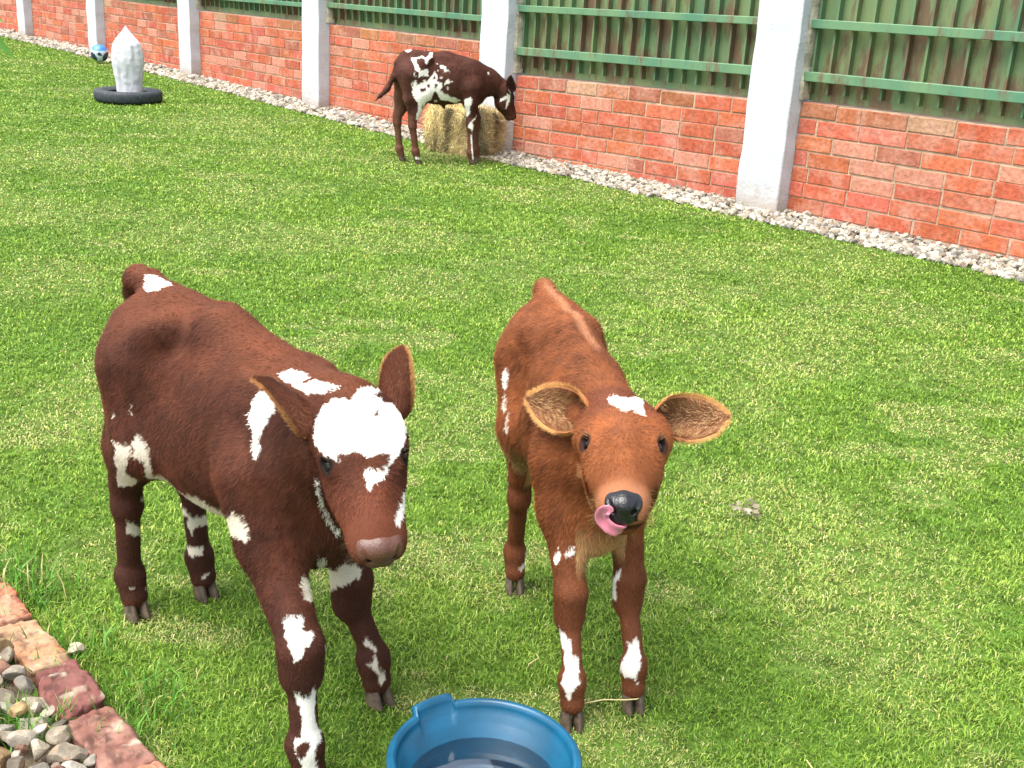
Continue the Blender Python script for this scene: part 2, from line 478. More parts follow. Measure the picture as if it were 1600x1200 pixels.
def make_lawn(N):
    u = rng.uniform(0, 1, N)
    r = 1.35 * (24.0 / 1.35) ** u
    wd_ = 1 + 0.35 * np.clip((5 - r) / 3.6, 0, 1)
    th = rng.uniform(radians(-33), radians(31), N) * wd_
    P = np.stack([r * np.sin(th), r * np.cos(th)], 1)
    k = lawn_ok(P) & (P[:, 1] > 1.2)
    P = P[k]; r = r[k]
    # keep the tub footprint free
    k = np.hypot(P[:, 0] + 0.005, P[:, 1] - 1.655) > 0.125
    P = P[k]; r = r[k]
    P3 = np.c_[P, P[:, 0] * 0]
    n = len(P)
    dry = np.zeros(n)
    for x, y, s, a in DRY:
        w_ = fbm(P3, 5.0 / (s + .1), 11, 3)
        q = np.hypot(P[:, 0] - x, (P[:, 1] - y)) / s + w_ * 0.9
        dry = np.maximum(dry, a * np.clip(1.35 - q, 0, 1))
    fb = fbm(P3 * np.array([1, 1, 1]), 1.1, 21, 4)
    dry = np.maximum(dry, np.clip((fb - 0.16) * 1.6, 0, 0.45))
    fb3 = fbm(P3 * np.array([0.8, 1.3, 1]), 3.4, 25, 4)
    dry = np.clip(np.maximum(dry, np.clip((fb3 - 0.20) * 3.2, 0, 0.85)) , 0, 1)
    fb2 = fbm(P3, 3.5, 31, 3)
    hgt = (0.0145 + 0.0045 * fb2 - 0.005 * dry) * rng.uniform(0.5, 1.4, n)
    # longer tufts by the edges
    e0, e1 = EDGE_IN
    d = nrm(e1 - e0); nl = np.array([-d[1], d[0]])
    ed = (P - e0) @ nl
    tuft = np.clip(1 - ed / 0.10, 0, 1) * (ed > 0)
    hgt *= 1 + 1.1 * tuft * rng.uniform(0.2, 1.0, n)
    hgt *= np.clip(0.9 + r * 0.02, 1, 1.3)
    wid = np.clip(0.0010 * r, 0.0019, 0.02) * rng.uniform(0.7, 1.3, n)
    lean = np.clip(rng.normal(0.75, 0.28, n), 0.1, 1.25)
    g1 = np.array([0.180, 0.320, 0.026]); g2 = np.array([0.340, 0.460, 0.078]); g0 = np.array([0.078, 0.180, 0.014])
    yl = np.array([0.58, 0.56, 0.22])
    t = np.clip(0.5 + 0.45 * fb2 + rng.normal(0, 0.30, n), 0, 1)[:, None]
    col = np.where(t < 0.5, g0 + (g1 - g0) * (t * 2), g1 + (g2 - g1) * (t * 2 - 1))
    isdry = rng.uniform(0, 1, n) < dry * 0.7 + 0.03
    dc = yl * rng.uniform(0.5, 1.15, n)[:, None]
    dc[:, 2] *= rng.uniform(0.6, 1.3, n)
    col = np.where(isdry[:, None], dc, col + (yl - col) * (0.45 * dry)[:, None])
    hgt = np.where(isdry, hgt * 0.75, hgt)
    lean = np.where(isdry, np.clip(lean + 0.3, 0, 1.3), lean)
    col *= rng.uniform(0.72, 1.25, n)[:, None]
    bare = np.zeros(n)
    for x, y, s, a in DRY:
        if a >= 0.7: bare = np.maximum(bare, np.clip(1.1 - np.hypot(P[:, 0] - x, P[:, 1] - y) / (s * 0.7) - 0.7 * fbm(P3, 14, 51, 2), 0, 0.35))
    kp = rng.uniform(size=n) > bare
    P, hgt, wid, lean, col = P[kp], hgt[kp], wid[kp], lean[kp], col[kp]
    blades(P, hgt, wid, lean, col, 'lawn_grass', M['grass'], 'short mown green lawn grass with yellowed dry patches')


import os
make_lawn(int(os.environ.get('NG', 740000)))

# gravel strip (uncountable small stones) along the wall
def gravel_strip():
    R = [rock(1, 100 + k, ICO1) for k in range(10)]
    TV = []; TF = []; TC = []; n0 = 0
    g = np.random.default_rng(5)
    for i in range(len(PIL) - 1):
        a, b_ = PIL[i + 1], PIL[i]
        d = nrm(b_ - a); nb = back(d); L = np.linalg.norm(b_ - a)
        ybar = (a[1] + b_[1]) / 2
        cnt = int(L * (620 if i < 2 else 380 if i < 4 else 240))
        for k in range(cnt):
            t = g.uniform(0, L); o = g.uniform(-GRAV_W - 0.05, PROT - 0.01)
            if t < PW + 0.01 and o > -0.012: continue
            if t > L - 0.01 and o > -0.012: continue
            s_ = g.uniform(0.016, 0.038) * (1.0 if i < 2 else 1.15 if i < 4 else 1.4)
            heap = 0.028 * np.clip((o + GRAV_W) / (GRAV_W), 0.0, 1) ** 0.6
            z = g.uniform(-0.006, heap)
            p = a + d * t + nb * o
            V = (R[g.integers(10)] * s_ * g.uniform(0.7, 1.3, 3)) @ rot3(g).T * np.array([1, 1, 0.8]) + np.array([p[0], p[1], z])
            c = np.array([(0.62, 0.57, 0.47), (0.50, 0.47, 0.42), (0.68, 0.64, 0.56), (0.50, 0.40, 0.30), (0.42, 0.36, 0.29)][g.choice(5, p=[.34, .22, .26, .1, .08])]) * np.array([0.97, 0.95, 0.90]) * g.uniform(0.28, 0.76)
            TV.append(V); TF.append(ICO1[1] + n0); TC.append(np.tile(c, (len(V), 1))); n0 += len(V)
    o = np_mesh('gravel_strip', np.concatenate(TV), [np.concatenate(TF)], M['stone'], None, np.concatenate(TC), False)
    tag(o, 'pale angular gravel strip along the foot of the brick wall', kind='stuff')


gravel_strip()

# brick walls, bay by bay
BAY_LABEL = ['red brick wall bay nearest the camera at the right edge, under the rustiest green fence panel',
             'red brick wall bay just right of the hay bale, between the two widest white pillars',
             'red brick wall bay directly behind the spotted calf at the hay bale',
             'red brick wall bay to the right of the white wrapped plant, behind the lawn',
             'red brick wall bay behind the white wrapped plant, right of the blue ball',
             'red brick wall bay left of the blue ball, between two narrow white pillars',
             'farthest red brick wall bay in the top left corner beside the green leaves']


def brick_wall(i):
    L2, R2 = wall_ends(i)
    zl, zr = TOPS[i]
    d2 = nrm(R2 - L2); nb2 = back(d2); ln = np.linalg.norm(R2 - L2)
    d = np.array([*d2, 0]); nb = np.array([*nb2, 0]); up = np.array([0, 0, 1.0])
    root = empty('brick_wall', (L2[0], L2[1], 0))
    tag(root, BAY_LABEL[i], 'wall', 'brick wall bays between the white pillars')
    o = np.zeros(3)
    shear = (zr - zl) / ln
    S = Solid()
    g = np.random.default_rng(40 + i)
    def pt(t, q, z):       # t along, q behind, z measured down from top line
        return o + d * t + nb * q + up * (zl + shear * t + z)
    # core/mortar slab with sloped ledge on top
    c = [pt(0, 0.007, -1.1), pt(ln, 0.007, -1.1), pt(ln, 0.007, -0.012), pt(0, 0.007, -0.012), pt(0, 0.14, -1.1), pt(ln, 0.14, -1.1), pt(ln, 0.14, 0), pt(0, 0.14, 0)]
    S.add(c, [(0, 1, 2, 3), (5, 4, 7, 6), (4, 0, 3, 7), (1, 5, 6, 2), (3, 2, 6, 7)], (0.5, 0.4, 0.28), 1)
    ch = 0.1045 if i < 2 else 0.100
    bl = 0.325
    row = 0; z = -0.010
    while z > -0.98:
        t = -g.uniform(0.02, 0.06) - (bl / 2 if row % 2 else 0)
        while t < ln:
            w = bl * g.uniform(0.95, 1.05)
            if g.uniform() < 0.10: w *= 0.55
            a, b_ = max(t, 0.001), min(t + w - g.uniform(0.007, 0.018), ln - 0.001)
            if b_ - a > 0.03:
                h = ch - g.uniform(0.009, 0.013)
                zz = z - h + g.uniform(-0.004, 0.004)
                u = g.uniform()
                col = np.array((0.40, 0.102, 0.055)) * g.uniform(0.84, 1.14)
                col = col * np.array([1, g.uniform(0.90, 1.15), g.uniform(0.85, 1.2)])
                if u < 0.08: col = np.array((0.32, 0.11, 0.07)) * g.uniform(0.8, 1.1)
                elif u < 0.24: col = np.array((0.44, 0.185, 0.125)) * g.uniform(0.9, 1.1)
                if row == 0 and g.uniform() < 0.6: col = col * np.array([0.82, 1.12, 1.0])
                q0 = g.uniform(-0.002, 0.003)
                p = pt(a, q0, zz)
                S.box(p, d * (b_ - a) + up * shear * (b_ - a), nb * (0.03), up * h, col, 0, bev=0.0035)
            t += w
        z -= ch; row += 1
    S.build('brickwork', [M['brick'], M['mortar']], root)
    return root


def metal_panel(i):
    L2, R2 = wall_ends(i)
    zl, zr = TOPS[i]
    d2 = nrm(R2 - L2); nb2 = back(d2)
    ln = np.linalg.norm(R2 - L2)
    d = np.array([*d2, 0]); nb = np.array([*nb2, 0]); up = np.array([0, 0, 1.0])
    shear = (zr - zl) / ln
    root = empty('fence_panel', (L2[0] + nb2[0] * 0.05, L2[1] + nb2[1] * 0.05, (zl + zr) / 2))
    tag(root, PANEL_LABEL[i], 'fence panel', 'green ribbed metal fence panels on the wall')
    H = 1.45
    o = np.array([0, 0, zl - (zl + zr) / 2])
    def pt(t, q, z): return o + d * t + nb * q + up * (shear * t + z)
    S = Solid()
    dd = d * ln + up * shear * ln
    S.box(pt(0.0, 0.02, 0.004), dd, nb * 0.004, up * H, bev=0)
    S.build('metal_sheet', M['green_sheet'], root)
    sp = 0.130
    n = int((ln - 0.05) / sp)
    for k in range(n + 1):
        t = 0.04 + k * sp
        if t > ln - 0.02: break
        R = Solid()
        z0 = 0.055 + random.uniform(-0.006, 0.006)
        # upstand and outer lip of an L-shaped seam
        R.box(pt(t, -0.026, z0), d * 0.004, nb * 0.0455, up * (H - z0 - 0.01))
        R.box(pt(t - 0.010, -0.0305, z0 + 0.003), d * 0.016, nb * 0.004, up * (H - z0 - 0.02))
        R.build('rib', M['green_rib'], root)
    for (za, zb, th) in RAILS[i]:
        R = Solid()
        v0 = o * 0 + d * (-0.035) + nb * (-0.074) + up * (za - (zl + zr) / 2 - th)
        v1 = d * (ln + 0.07) + up * (zb - za)
        R.box(v0, v1, nb * 0.043, up * th, bev=0.004)
        R.build('rail', M['green_rail'], root)
    return root


PANEL_LABEL = ['rust streaked green metal fence panel at the right edge, above the nearest wall bay',
               'green metal fence panel between the two widest white pillars, right of the hay bale',
               'green metal fence panel above the wall behind the spotted calf',
               'strip of green metal fence panel above the wall right of the wrapped plant',
               'sliver of green metal fence panel above the wall behind the wrapped plant',
               'green metal fence panel above the wall left of the blue ball',
               'farthest green metal fence panel above the top left wall bay']
RAILS = [[(0.945, 0.99, 0.062), (1.272, 1.312, 0.056), (1.80, 1.84, 0.06)],
         [(0.873, 0.945, 0.064), (1.20, 1.262, 0.052), (1.73, 1.79, 0.06)],
         [(1.058, 1.093, 0.05), (1.38, 1.42, 0.05), (1.9, 1.94, 0.06)],
         [(0.985, 1.030, 0.045), (1.31, 1.35, 0.05)],
         [(0.96, 0.99, 0.05), (1.29, 1.33, 0.05)], [(0.94, 0.97, 0.05), (1.25, 1.29, 0.05)], [(0.92, 0.95, 0.05), (1.25, 1.29, 0.05)]]

for i in range(7):
    brick_wall(i)
    metal_panel(i)

PIL_LABEL = ['white plastered pillar standing just beyond the right end of the nearest wall bay', 'widest white plastered pillar, with crumbling plaster beside the rustiest fence panel', 'white plastered pillar directly behind the head of the spotted calf at the bale',
             'white plastered pillar between the wrapped plant and the spotted calf', 'white plastered pillar just right of the white wrapped plant',
             'white plastered pillar with the blue ball at its foot', 'narrow white pillar near the green leaves at top left', 'farthest white pillar beyond the top left corner']


def pillar(i):
    d2 = PDIR[i]; nb2 = back(d2)
    root = empty('pillar', (PIL[i][0], PIL[i][1], 0))
    tag(root, PIL_LABEL[i], 'pillar', 'white plastered pillars along the brick wall')
    d = np.array([*d2, 0]); nb = np.array([*nb2, 0]); up = np.array([0, 0, 1.0])
    # gridded box with slightly wavy plaster faces and rounded edges
    nz, H = 60, 2.35
    pr_ = [(0.006, 0), (PW * .33, 0), (PW * .66, 0), (PW - 0.006, 0), (PW, 0.006), (PW, PD * .33), (PW, PD * .66), (PW, PD - .006), (PW - .006, PD), (PW * .5, PD), (.006, PD), (0, PD - .006), (0, PD * .66), (0, PD * .33), (0, .006)]
    V = []
    for k in range(nz + 1):
        z = -0.1 + (H + 0.1) * k / nz
        for (a, b_) in pr_:
            V.append(d * a + nb * b_ + up * z)
    V = np.array(V)
    V[:, :2] += 0.006 * np.stack([vnoise(V + PIL[i].mean(), 7, 3), vnoise(V + PIL[i].mean(), 7, 9)], 1)
    m_ = len(pr_)
    Q = [(k * m_ + j, k * m_ + (j + 1) % m_, (k + 1) * m_ + (j + 1) % m_, (k + 1) * m_ + j) for k in range(nz) for j in range(m_)]
    V = np.vstack([V, d * PW / 2 + nb * PD / 2 + up * H])
    T = [(nz * m_ + j, nz * m_ + (j + 1) % m_, len(V) - 1) for j in range(m_)]
    np_mesh('shaft', V, [np.array(Q), np.array(T)], M['plaster'], root, smooth=False)
    # rough bare mortar strip where rails and sheet were let in
    S = Solid()
    g = np.random.default_rng(70 + i)
    zt = TOPS[max(i - 1, 0)][0]
    V = []; nseg = 46
    for k in range(nseg + 1):
        z = zt + 0.01 + (1.35) * k / nseg
        w = 0.020 + 0.020 * fbm(np.array([[z * 5, i, 0.]]), 1, 2, 4)[0] + 0.0025 * g.normal()
        w = np.clip(w, 0.004, 0.050)
        V += [d * (PW - 0.004) + nb * (PROT + 0.055) + up * z, d * (PW + w) + nb * (PROT + 0.055) + up * z, d * (PW + w * 0.6) + nb * (PROT - w * 0.9) + up * z, d * (PW + 0.003) + nb * (PROT - 0.02 - w) + up * z]
    Q = [(k * 4 + j, k * 4 + j + 1, (k + 1) * 4 + j + 1, (k + 1) * 4 + j) for k in range(nseg) for j in range(3)]
    np_mesh('mortar_fill', V, [np.array(Q)], M['mortar_grey'], root, smooth=False)
    return root


M['mortar_grey'] = mat_plain('mortar_grey', (0.38, 0.35, 0.27), 0.95, 0.1, noise=0.4, nscale=14, bump=0.006, bscale=60)
for i in range(8):
    pillar(i)
#SPLIT2
# ------------------------------------------------------------------ objects
def lathe(prof, n, cx=0, cy=0, mod=None):
    V = []; m_ = len(prof)
    for k in range(n):
        a = 2 * pi * k / n
        for j, (r, z) in enumerate(prof):
            rr, zz = (r, z) if mod is None else mod(j, a, r, z)
            V.append((cx + rr * cos(a), cy + rr * sin(a), zz))
    Q = [(k * m_ + j, ((k + 1) % n) * m_ + j, ((k + 1) % n) * m_ + j + 1, k * m_ + j + 1) for k in range(n) for j in range(m_ - 1)]
    return np.array(V), np.array(Q)


def smooth_step(x, a, b):
    t = np.clip((x - a) / (b - a), 0, 1); return t * t * (3 - 2 * t)


# --- blue tub with water
tub = tag(empty('water_tub', (-0.009, 1.655, 0)), 'round blue plastic tub of water on the grass, cut by the bottom edge', 'tub')
RIM = 0.168
prof = [(0.0, 0.004), (0.120, 0.002), (0.126, 0.006), (0.150, 0.135), (0.156, 0.150), (RIM - 0.001, 0.153), (RIM + 0.002, 0.157), (RIM + 0.002, 0.164), (RIM - 0.002, 0.169), (RIM - 0.008, 0.1705), (RIM - 0.013, 0.168), (RIM - 0.0155, 0.160),
        (0.1505, 0.1475), (0.1485, 0.1465), (0.1455, 0.131), (0.1425, 0.1295), (0.1345, 0.100), (0.1318, 0.0985), (0.118, 0.014), (0.112, 0.010), (0.0, 0.010)]
LUG0, LUG1 = 1.975, 2.49
def tub_mod(j, a, r, z):
    w = smooth_step(a, LUG0, LUG0 + 0.035) * (1 - smooth_step(a, LUG1 - 0.035, LUG1))
    if 4 <= j <= 11:
        r = r + 0.010 * w; z = z + 0.012 * w
    if j in (12, 13): r = r + 0.006 * w
    return r, z
V, Q = lathe(prof, 220, mod=tub_mod)
np_mesh('tub_shell', V, [Q], M['tub'], tub)
mw, n_, l_, b_ = mat_new('water')
b_.inputs['Base Color'].default_value = (0.75, 0.90, 0.97, 1)
b_.inputs['Roughness'].default_value = 0.01
b_.inputs['IOR'].default_value = 1.5
b_.inputs['Coat Weight'].default_value = 1.0
b_.inputs['Coat IOR'].default_value = 1.8
b_.inputs['Coat Roughness'].default_value = 0.0
b_.inputs['Transmission Weight'].default_value = 1.0
tc_ = n_.new('ShaderNodeTexCoord'); nt_ = n_.new('ShaderNodeTexNoise'); nt_.inputs['Scale'].default_value = 9
l_.new(tc_.outputs['Object'], nt_.inputs['Vector']); bp_ = n_.new('ShaderNodeBump'); bp_.inputs['Distance'].default_value = 0.00015
l_.new(nt_.outputs[0], bp_.inputs['Height']); l_.new(bp_.outputs[0], b_.inputs['Normal'])
nn = 96
V = [(0, 0, 0.104)] + [(0.1352 * cos(2 * pi * k / nn), 0.1352 * sin(2 * pi * k / nn), 0.104) for k in range(nn)]
np_mesh('water', V, [np.array([(0, 1 + k, 1 + (k + 1) % nn) for k in range(nn)])], mw, tub)

# --- tyre
ty = empty('tyre', (-4.08, 11.9, 0))
tag(ty, 'old dark rubber tyre lying flat on the lawn around the white wrapped plant', 'tyre')
prof = [(0.215, 0.0), (0.222, 0.012), (0.245, 0.016), (0.29, 0.010), (0.318, 0.0), (0.330, 0.012), (0.336, 0.030), (0.337, 0.060), (0.334, 0.085), (0.322, 0.102), (0.295, 0.112), (0.255, 0.110), (0.228, 0.100), (0.215, 0.088), (0.205, 0.090), (0.205, 0.080), (0.225, 0.060), (0.27, 0.05)]
def ty_mod(j, a, r, z):
    if 5 <= j <= 8: r -= 0.005 * ((a * 40 / pi) % 1 < 0.3)
    return r + 0.004 * sin(3 * a), z
V, Q = lathe(prof, 240, mod=ty_mod)
np_mesh('tyre_casing', V, [Q], M['tyre'], ty)

# --- plant wrapped in white cloth
sk = empty('wrapped_plant', (-4.055, 11.87, 0))
tag(sk, 'plant wrapped in a tall pointed white cloth sack standing inside the tyre', 'wrapped plant')
prof = [(0.118, 0.0), (0.121, 0.05), (0.124, 0.11), (0.130, 0.20), (0.140, 0.29), (0.150, 0.37), (0.152, 0.43), (0.142, 0.50), (0.122, 0.565), (0.092, 0.61), (0.055, 0.655), (0.024, 0.695), (0.007, 0.725), (0.0, 0.735)]
pr2 = []
for k in range(70):
    t = k / 69 * (len(prof) - 1); i0 = min(int(t), len(prof) - 2); f = t - i0
    pr2.append((prof[i0][0] * (1 - f) + prof[i0 + 1][0] * f, prof[i0][1] * (1 - f) + prof[i0 + 1][1] * f))
V, Q = lathe(pr2, 120)
dv = nrm(np.c_[V[:, :2], V[:, 2] * 0])
am = np.clip(V[:, 2] / 0.05, 0.3, 1) * np.clip((0.735 - V[:, 2]) / 0.15, 0.1, 1)
cr = 1 - np.abs(vnoise(V * np.array([1, 1, 0.7]), 9, 3)) * 2
cr2 = 1 - np.abs(vnoise(V * np.array([1, 1, 0.8]), 22, 5)) * 2
ang_ = np.arctan2(V[:, 1], V[:, 0]); fold = vnoise(np.c_[np.cos(ang_) * 3, np.sin(ang_) * 3, V[:, 2] * 2.0], 1, 8)
V = V + dv * ((0.006 * cr + 0.004 * cr2 + 0.012 * fold) * am)[:, None]
V[:, 0] += 0.03 * np.clip(0.45 - V[:, 2], -0.2, 0.45) ** 1 * 0.3
V[:, 1] *= 0.85
np_mesh('cloth_wrap', V, [Q], M['sack'], sk)
V, Q = lathe([(0.0, 0.095), (0.06, 0.098), (0.112, 0.09), (0.130, 0.075), (0.137, 0.04), (0.137, 0.0)], 60)
V += 0.010 * vnoise(V, 18, 2)[:, None]
np_mesh('soil_ball', V * np.array([1.0, 0.95, 1]), [Q], mat_plain('root_soil', (0.30, 0.24, 0.19), 0.9, 0.1, noise=0.4, nscale=30, bump=0.004), sk)

# --- ball
bl_ = empty('ball', (-5.775, 15.82, 0))
tag(bl_, 'blue, white and black football resting on the gravel at the foot of a white pillar', 'ball')
V, T = ICO4
V = V.copy()
gold = (1 + 5 ** 0.5) / 2
dod = nrm(np.array([(0, a, b * gold) for a in (1, -1) for b in (1, -1)] + [(a, b * gold, 0) for a in (1, -1) for b in (1, -1)] + [(b * gold, 0, a) for a in (1, -1) for b in (1, -1)]))
toc = nrm(np.array([5.775, -15.82, 1.3]))
upv = np.array([0, 0, 1.0])
sd_ = nrm(np.cross(toc, upv)); uu = np.cross(sd_, toc)
# local frame: a small black pentagon faces the viewer a little low, blue cap above, dark sides below
f0 = nrm(toc - 0.12 * uu)
C = np.tile(np.array([0.50, 0.62, 0.72]), (len(V), 1))
dots = V @ f0
blk = V @ f0 > 0.972
cap = V @ nrm(toc * 0.42 + uu) > 0.55
d1 = V @ nrm(toc * 0.55 + sd_ * 0.95 - uu * 0.55) > 0.83
d2_ = V @ nrm(toc * 0.55 - sd_ * 0.95 - uu * 0.55) > 0.83
bk = V @ toc < -0.1
C[bk & (vnoise(V, 2.3, 4) > 0)] = (0.05, 0.16, 0.42)
C[cap] = (0.05, 0.20, 0.62); C[d1 | d2_] = (0.02, 0.035, 0.07); C[blk] = (0.012, 0.015, 0.02)
seam = np.abs(np.sort(V @ dod.T, 1)[:, -1] - np.sort(V @ dod.T, 1)[:, -2]) < 0.015
C[seam] *= 0.6
V = V * (0.115 - 0.0015 * seam)[:, None]
np_mesh('ball_skin', V + np.array([0, 0, 0.118]), [T], mat_col('ball_skin', 0.4, 0.5), bl_, C)

# --- hay bale
ba = empty('hay_bale', (-0.475, 9.90, 0))
tag(ba, 'rectangular bale of golden hay against the wall under the spotted calf\'s head', 'hay bale')
def ribbons(P, D, N, Ln, Wd, col, seg=3, curl=0.3, droop=0.0, taper=1.0, seed=1, rootw=1.0):
    """thin strips starting at P along D (unit), ribbon plane facing N; returns V, quads, colours"""
    n = len(P); g = np.random.default_rng(seed)
    S_ = nrm(np.cross(D, N))
    bend = g.normal(0, curl, (n, 3))
    V = np.zeros((n, seg * 2 + 1, 3)); 
    for k in range(seg + 1):
        t = k / seg
        p = P + D * (Ln * t)[:, None] + (bend * (Ln * t * t * 0.5)[:, None]) + np.array([0, 0, -1.0]) * (droop * Ln * t * t)[:, None]
        w = Wd * (rootw * (1 - t) + (1 - taper * t) * t if False else (1 - taper * t ** 1.5)) * 0.5
        if k < seg:
            V[:, 2 * k] = p - S_ * w[:, None]; V[:, 2 * k + 1] = p + S_ * w[:, None]
        else:
            V[:, 2 * k] = p
    idx = np.arange(n)[:, None] * (seg * 2 + 1)
    Q = np.concatenate([idx + np.array([[2 * k, 2 * k + 1, 2 * k + 3, 2 * k + 2]]) for k in range(seg - 1)]) if seg > 1 else np.zeros((0, 4), int)
    T = idx + np.array([[2 * seg - 2, 2 * seg - 1, 2 * seg]])
    return V.reshape(-1, 3), Q, T, np.repeat(col, seg * 2 + 1, 0)
def hay_bale():
    g = np.random.default_rng(9)
    th = -0.52
    ex = np.array([cos(th), sin(th), 0]); ey = np.array([-sin(th), cos(th), 0]); ez = np.array([0, 0, 1.0])
    A, B, Hh = 0.31, 0.26, 0.345
    # core: rounded, lumpy block
    V, T = ICO4
    s_ = np.sign(V) * np.abs(V) ** 0.28
    s_ = s_ / np.maximum(np.abs(s_).max(1, keepdims=True), 1e-6) * 0.5 + s_ * 0.5
    c = np.c_[s_[:, 0] * A, s_[:, 1] * B, (s_[:, 2] * 0.5 + 0.5) * Hh]
    c += 0.012 * np.stack([vnoise(c, 14, 1), vnoise(c, 14, 2), vnoise(c, 14, 3)], 1)
    W = c[:, :1] * ex + c[:, 1:2] * ey + c[:, 2:] * ez
    C0 = np.array([0.10, 0.075, 0.035]) * (1 + 0.5 * vnoise(c, 25, 7))[:, None]
    np_mesh('hay_block', W, [T], M['hay'], ba, C0)
    n = 34000
    ta = np.linalg.norm(np.cross(W[T[:, 1]] - W[T[:, 0]], W[T[:, 2]] - W[T[:, 0]]), axis=1)
    tri = T[g.choice(len(T), n, p=ta / ta.sum())]; w = g.dirichlet((1, 1, 1), n)
    P = (W[tri] * w[:, :, None]).sum(1); cc = (c[tri] * w[:, :, None]).sum(1)
    N = nrm(np.cross(W[tri[:, 1]] - W[tri[:, 0]], W[tri[:, 2]] - W[tri[:, 0]]))
    R = g.normal(size=(n, 3)); R[:, 2] *= 1.5
    side = (cc[:, 0] > 0.12)
    D = nrm(R - (R * N).sum(1)[:, None] * N * 0.75)
    Ln = g.uniform(0.03, 0.10, n) * np.where(side, 1.2, 1)
    col = np.array([0.50, 0.40, 0.19]) * g.uniform(0.45, 1.45, n)[:, None] * (1 + 0.35 * vnoise(cc, 12, 3))[:, None]
    col = np.where(side[:, None], col * np.array([0.85, 0.85, 0.95]), col)
    col[g.uniform(size=n) < 0.12] *= 1.5
    vs = np.clip(vnoise(np.c_[cc[:, 0] * 16, cc[:, 1] * 16, cc[:, 2] * 3], 1, 33) * 1.6, -0.75, 0.4)[:, None]
    col = col * (1 + vs)
    st = g.uniform(size=n) < 0.10; Ln[st] *= 1.7; D[st] = nrm(D[st] + N[st] * 0.7)
    V2, Q2, T2, C2 = ribbons(P - D * (Ln * 0.4)[:, None] + N * 0.004, D, N, Ln, g.uniform(0.002, 0.0045, n), col, seg=2, curl=0.5, taper=0.6)
    np_mesh('loose_hay', V2, [Q2, T2], M['hay'], ba, C2)
hay_bale()

def scattered_hay():
    g = np.random.default_rng(19); n = 900
    P = np.c_[g.normal(-0.50, 0.38, n), g.normal(9.48, 0.16, n), g.uniform(0.004, 0.02, n)]
    D = nrm(np.c_[g.normal(size=(n, 2)), g.normal(0, .12, n)])
    V2, Q2, T2, C2 = ribbons(P, D, np.tile([0, 0, 1.0], (n, 1)), g.uniform(.03, .10, n), g.uniform(.003, .005, n), np.array([0.42, 0.34, 0.16]) * g.uniform(.5, 1.3, (n, 1)), seg=2, curl=0.4)
    tag(np_mesh('scattered_hay', V2, [Q2, T2], M['hay'], None, C2), 'loose wisps of hay scattered on the grass in front of the bale', kind='stuff')
scattered_hay()

# --- brick edging of the lawn, one brick at a time
def edge_brick(p0, p1, w, h, cols, label, round_=0.010, seed=0, yaw=0.0):
    """p0,p1: lawn-side ends, brick extends w to the outside"""
    p0 = np.array(p0); p1 = np.array(p1)
    d2 = nrm(p1 - p0); L = np.linalg.norm(p1 - p0); out = np.array([d2[1], -d2[0]])
    c2 = (p0 + p1) / 2 + out * w / 2
    root = empty('edging_brick', (c2[0], c2[1], 0))
    tag(root, label, 'brick', 'bricks edging the lawn')
    n = 30
    lin = np.linspace(-1, 1, n + 1); A_, B_ = np.meshgrid(lin, lin, indexing='ij'); A_, B_ = A_.ravel(), B_.ravel()
    Vs, Qs = [], []
    gq = np.array([(i * (n + 1) + j, i * (n + 1) + j + 1, (i + 1) * (n + 1) + j + 1, (i + 1) * (n + 1) + j) for i in range(n) for j in range(n)])
    for ax in range(3):
        for sg in (-1, 1):
            p = np.zeros((len(A_), 3)); p[:, ax] = sg; p[:, (ax + 1) % 3] = A_; p[:, (ax + 2) % 3] = B_
            Qs.append(gq + len(Vs) * len(A_)); Vs.append(p)
    V = np.concatenate(Vs); T = np.concatenate(Qs)
    hd_ = np.array([L / 2, w / 2, h / 2]); rr = 0.007 + round_ * 0.3
    q_ = V * hd_; cl = np.clip(q_, -(hd_ - rr), hd_ - rr)
    c = cl + rr * nrm(q_ - cl) + np.array([0, 0, h / 2 - 0.03])
    W = c + 0
    dn = np.stack([vnoise(c + seed, 28, 1), vnoise(c + seed, 28, 2), vnoise(c + seed, 28, 3)], 1) * 0.0045 + np.stack([vnoise(c + seed, 80, 4), vnoise(c + seed, 80, 5), vnoise(c + seed, 80, 6)], 1) * 0.0032
    pit = np.clip(fbm(c + seed, 55, 8, 2) - 0.35, 0, 1) * -0.012
    dn[:, 2] += pit
    W = W + dn + nrm(c) * (vnoise(c + seed * 3, 12, 11) * round_)[:, None]
    t = np.clip(0.5 + 1.4 * fbm(c + seed * 7, 17, 12, 4), 0, 1)[:, None]
    a, b2 = np.array(cols[0]), np.array(cols[1])
    C = a * (1 - t) + b2 * t
    dk = np.clip(fbm(c + seed, 60, 14, 3) * 3, 0, 1)[:, None]
    C = C * (1 - 0.55 * dk)
    wh = np.clip(fbm(c + seed * 2, 26, 19, 4) * 3 - 0.9, 0, 1)[:, None]
    C = C * (1 - wh) + np.array([0.42, 0.36, 0.27]) * wh
    ang = yaw
    ex = np.array([d2[0] * cos(ang) - out[0] * sin(ang), d2[1] * cos(ang) - out[1] * sin(ang), 0]); ey = np.array([out[0] * cos(ang) + d2[0] * sin(ang), out[1] * cos(ang) + d2[1] * sin(ang), 0])
    X = W[:, :1] * ex + W[:, 1:2] * ey + W[:, 2:] * np.array([0, 0, 1.0])
    np_mesh('brick_block', X, [T], M['stone'], root, C)


